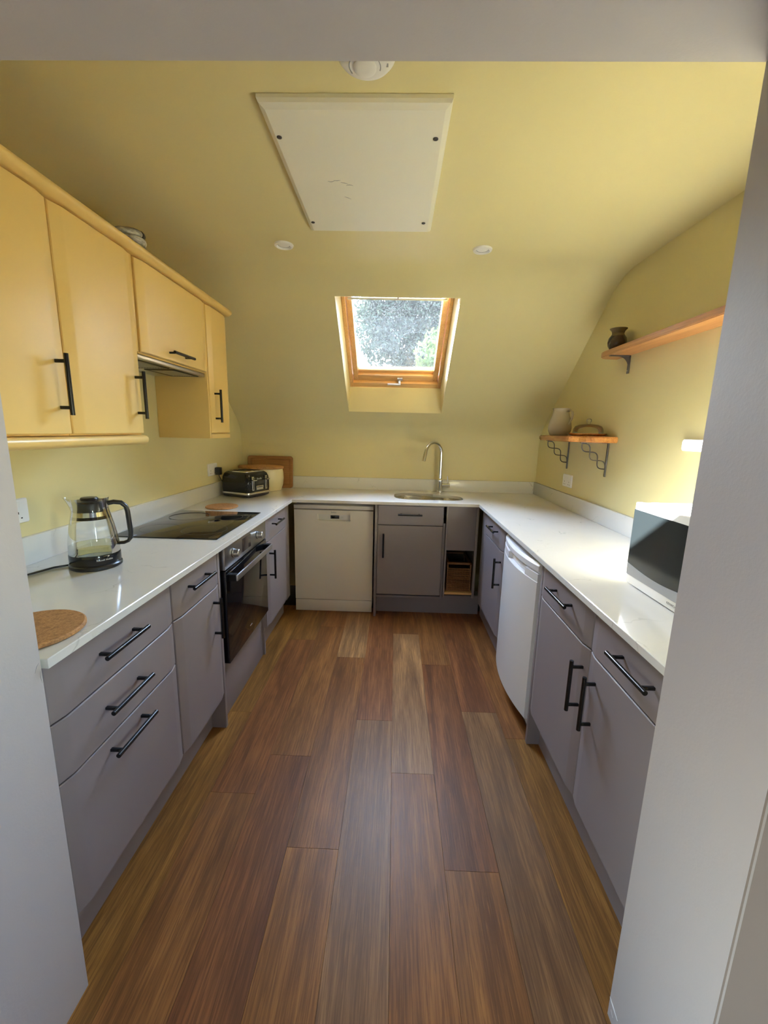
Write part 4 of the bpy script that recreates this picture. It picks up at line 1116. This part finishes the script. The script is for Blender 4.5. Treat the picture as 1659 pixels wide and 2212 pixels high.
for x, y, nm in ((-0.556, 2.166, 'left'), (0.388, 2.190, 'right')):
    t = thing('downlight', f'white recessed ceiling downlight {nm} of the roof window', 'downlight', (x, y, ZC), group='ceiling downlights')
    lathe('bezel', [(0.030, -0.002), (0.034, -0.010), (0.043, -0.0075), (0.046, -0.0005)], 'plastic', t, (x, y, ZC), 40, cap0=False, cap1=False)
    lathe('inner_ring', [(0.0300, -0.002), (0.0285, -0.0035), (0.027, -0.0008)], 'grey_plastic', t, (x, y, ZC), 40, cap0=False, cap1=False)
    lathe('lamp_face', [(0.0275, -0.001), (0.0265, -0.0025), (0.015, -0.005), (0.004, -0.006)], 'plastic', t, (x, y, ZC), 32)
c = (-0.090, 1.118, ZC)
lm = thing('smoke_alarm', 'round white smoke alarm on the ceiling at the doorway lintel', 'smoke alarm', c)
lathe('base_plate', [(0.066, -0.0005), (0.068, -0.003), (0.068, -0.010), (0.066, -0.012)], 'plastic', lm, c, 56)
lathe('cover', [(0.0675, -0.0125), (0.069, -0.016), (0.067, -0.024), (0.060, -0.032), (0.050, -0.036), (0.030, -0.0375), (0.010, -0.038)], 'plastic', lm, c, 56, smooth=50)
cb_ = (c[0] - 0.004, c[1] + 0.014, ZC - 0.0372)
lathe('test_button', [(0.0265, 0), (0.0265, -0.003), (0.024, -0.0048), (0.01, -0.0055)], 'plastic', lm, cb_, 36, smooth=50)
for a0, a1, r in ((150, 215, 0.036), (-40, 20, 0.036)):
    bm = bmesh.new(); add_tube(bm, [(cb_[0] + r * math.cos(R(q)), cb_[1] + r * math.sin(R(q)), ZC - 0.0368) for q in range(a0, a1, 8)], 0.0014, 6); link('sounder_slot', bm, 'grey_plastic', lm, 60)
box('status_label', c[0] + 0.036, c[0] + 0.050, c[1] + 0.006, c[1] + 0.016, ZC - 0.0362, ZC - 0.0345, 'grey_plastic', lm)

# ------------------------------------------------------------------ outside
gr = struct(box('ground_outside', -60, 60, 4.5, 90, -2.9, -2.8, 'grass'), 'lawn outside the house')
def tree(label, x, y, zc, rx, ry, rz, n, size, leaf, seed):
    t = thing('garden_tree', label, 'tree', (x, y, -2.8), local=True)
    rnd = random.Random(seed)
    bm = bmesh.new(); add_tube(bm, [(0, 0, 0), (0.1, 0, 2.0), (0.05, 0.05, zc + 2.8 - rz * 0.6), (0, 0, zc + 2.8)], [0.22, 0.17, 0.12, 0.05], 10); link('trunk', bm, 'trunk', t, 60)
    bm = bmesh.new()
    for _ in range(n):
        while True:
            p = Vector((rnd.uniform(-1, 1), rnd.uniform(-1, 1), rnd.uniform(-1, 1)))
            if p.length < 1 and rnd.random() < 0.35 + 0.65 * p.length: break
        lump = 1 + 0.22 * math.sin(5 * p.x + 3 * p.z + seed) * math.cos(4 * p.y + 2 * p.z)
        c = Vector((p.x * rx * lump, p.y * ry * lump, p.z * rz * lump + zc + 2.8))
        a = Vector((rnd.gauss(0, 1), rnd.gauss(0, 1), rnd.gauss(0, 1))).normalized(); b = a.orthogonal().normalized(); s = size * rnd.uniform(0.6, 1.3)
        vs = [bm.verts.new(c + q) for q in (a * s, b * s * 0.45 + a * 0.1 * s, -a * s, -b * s * 0.45)]
        bm.faces.new(vs)
    lf = link('foliage', bm, leaf, t, 0, recalc=False); lf['kind'] = 'stuff'
    return t
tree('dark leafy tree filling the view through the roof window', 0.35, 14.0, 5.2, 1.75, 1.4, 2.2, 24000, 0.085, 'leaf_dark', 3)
tree('pale green tree at the lower right of the roof window view', 1.10, 10.5, 3.0, 0.62, 0.6, 0.85, 1600, 0.09, 'leaf_light', 5)
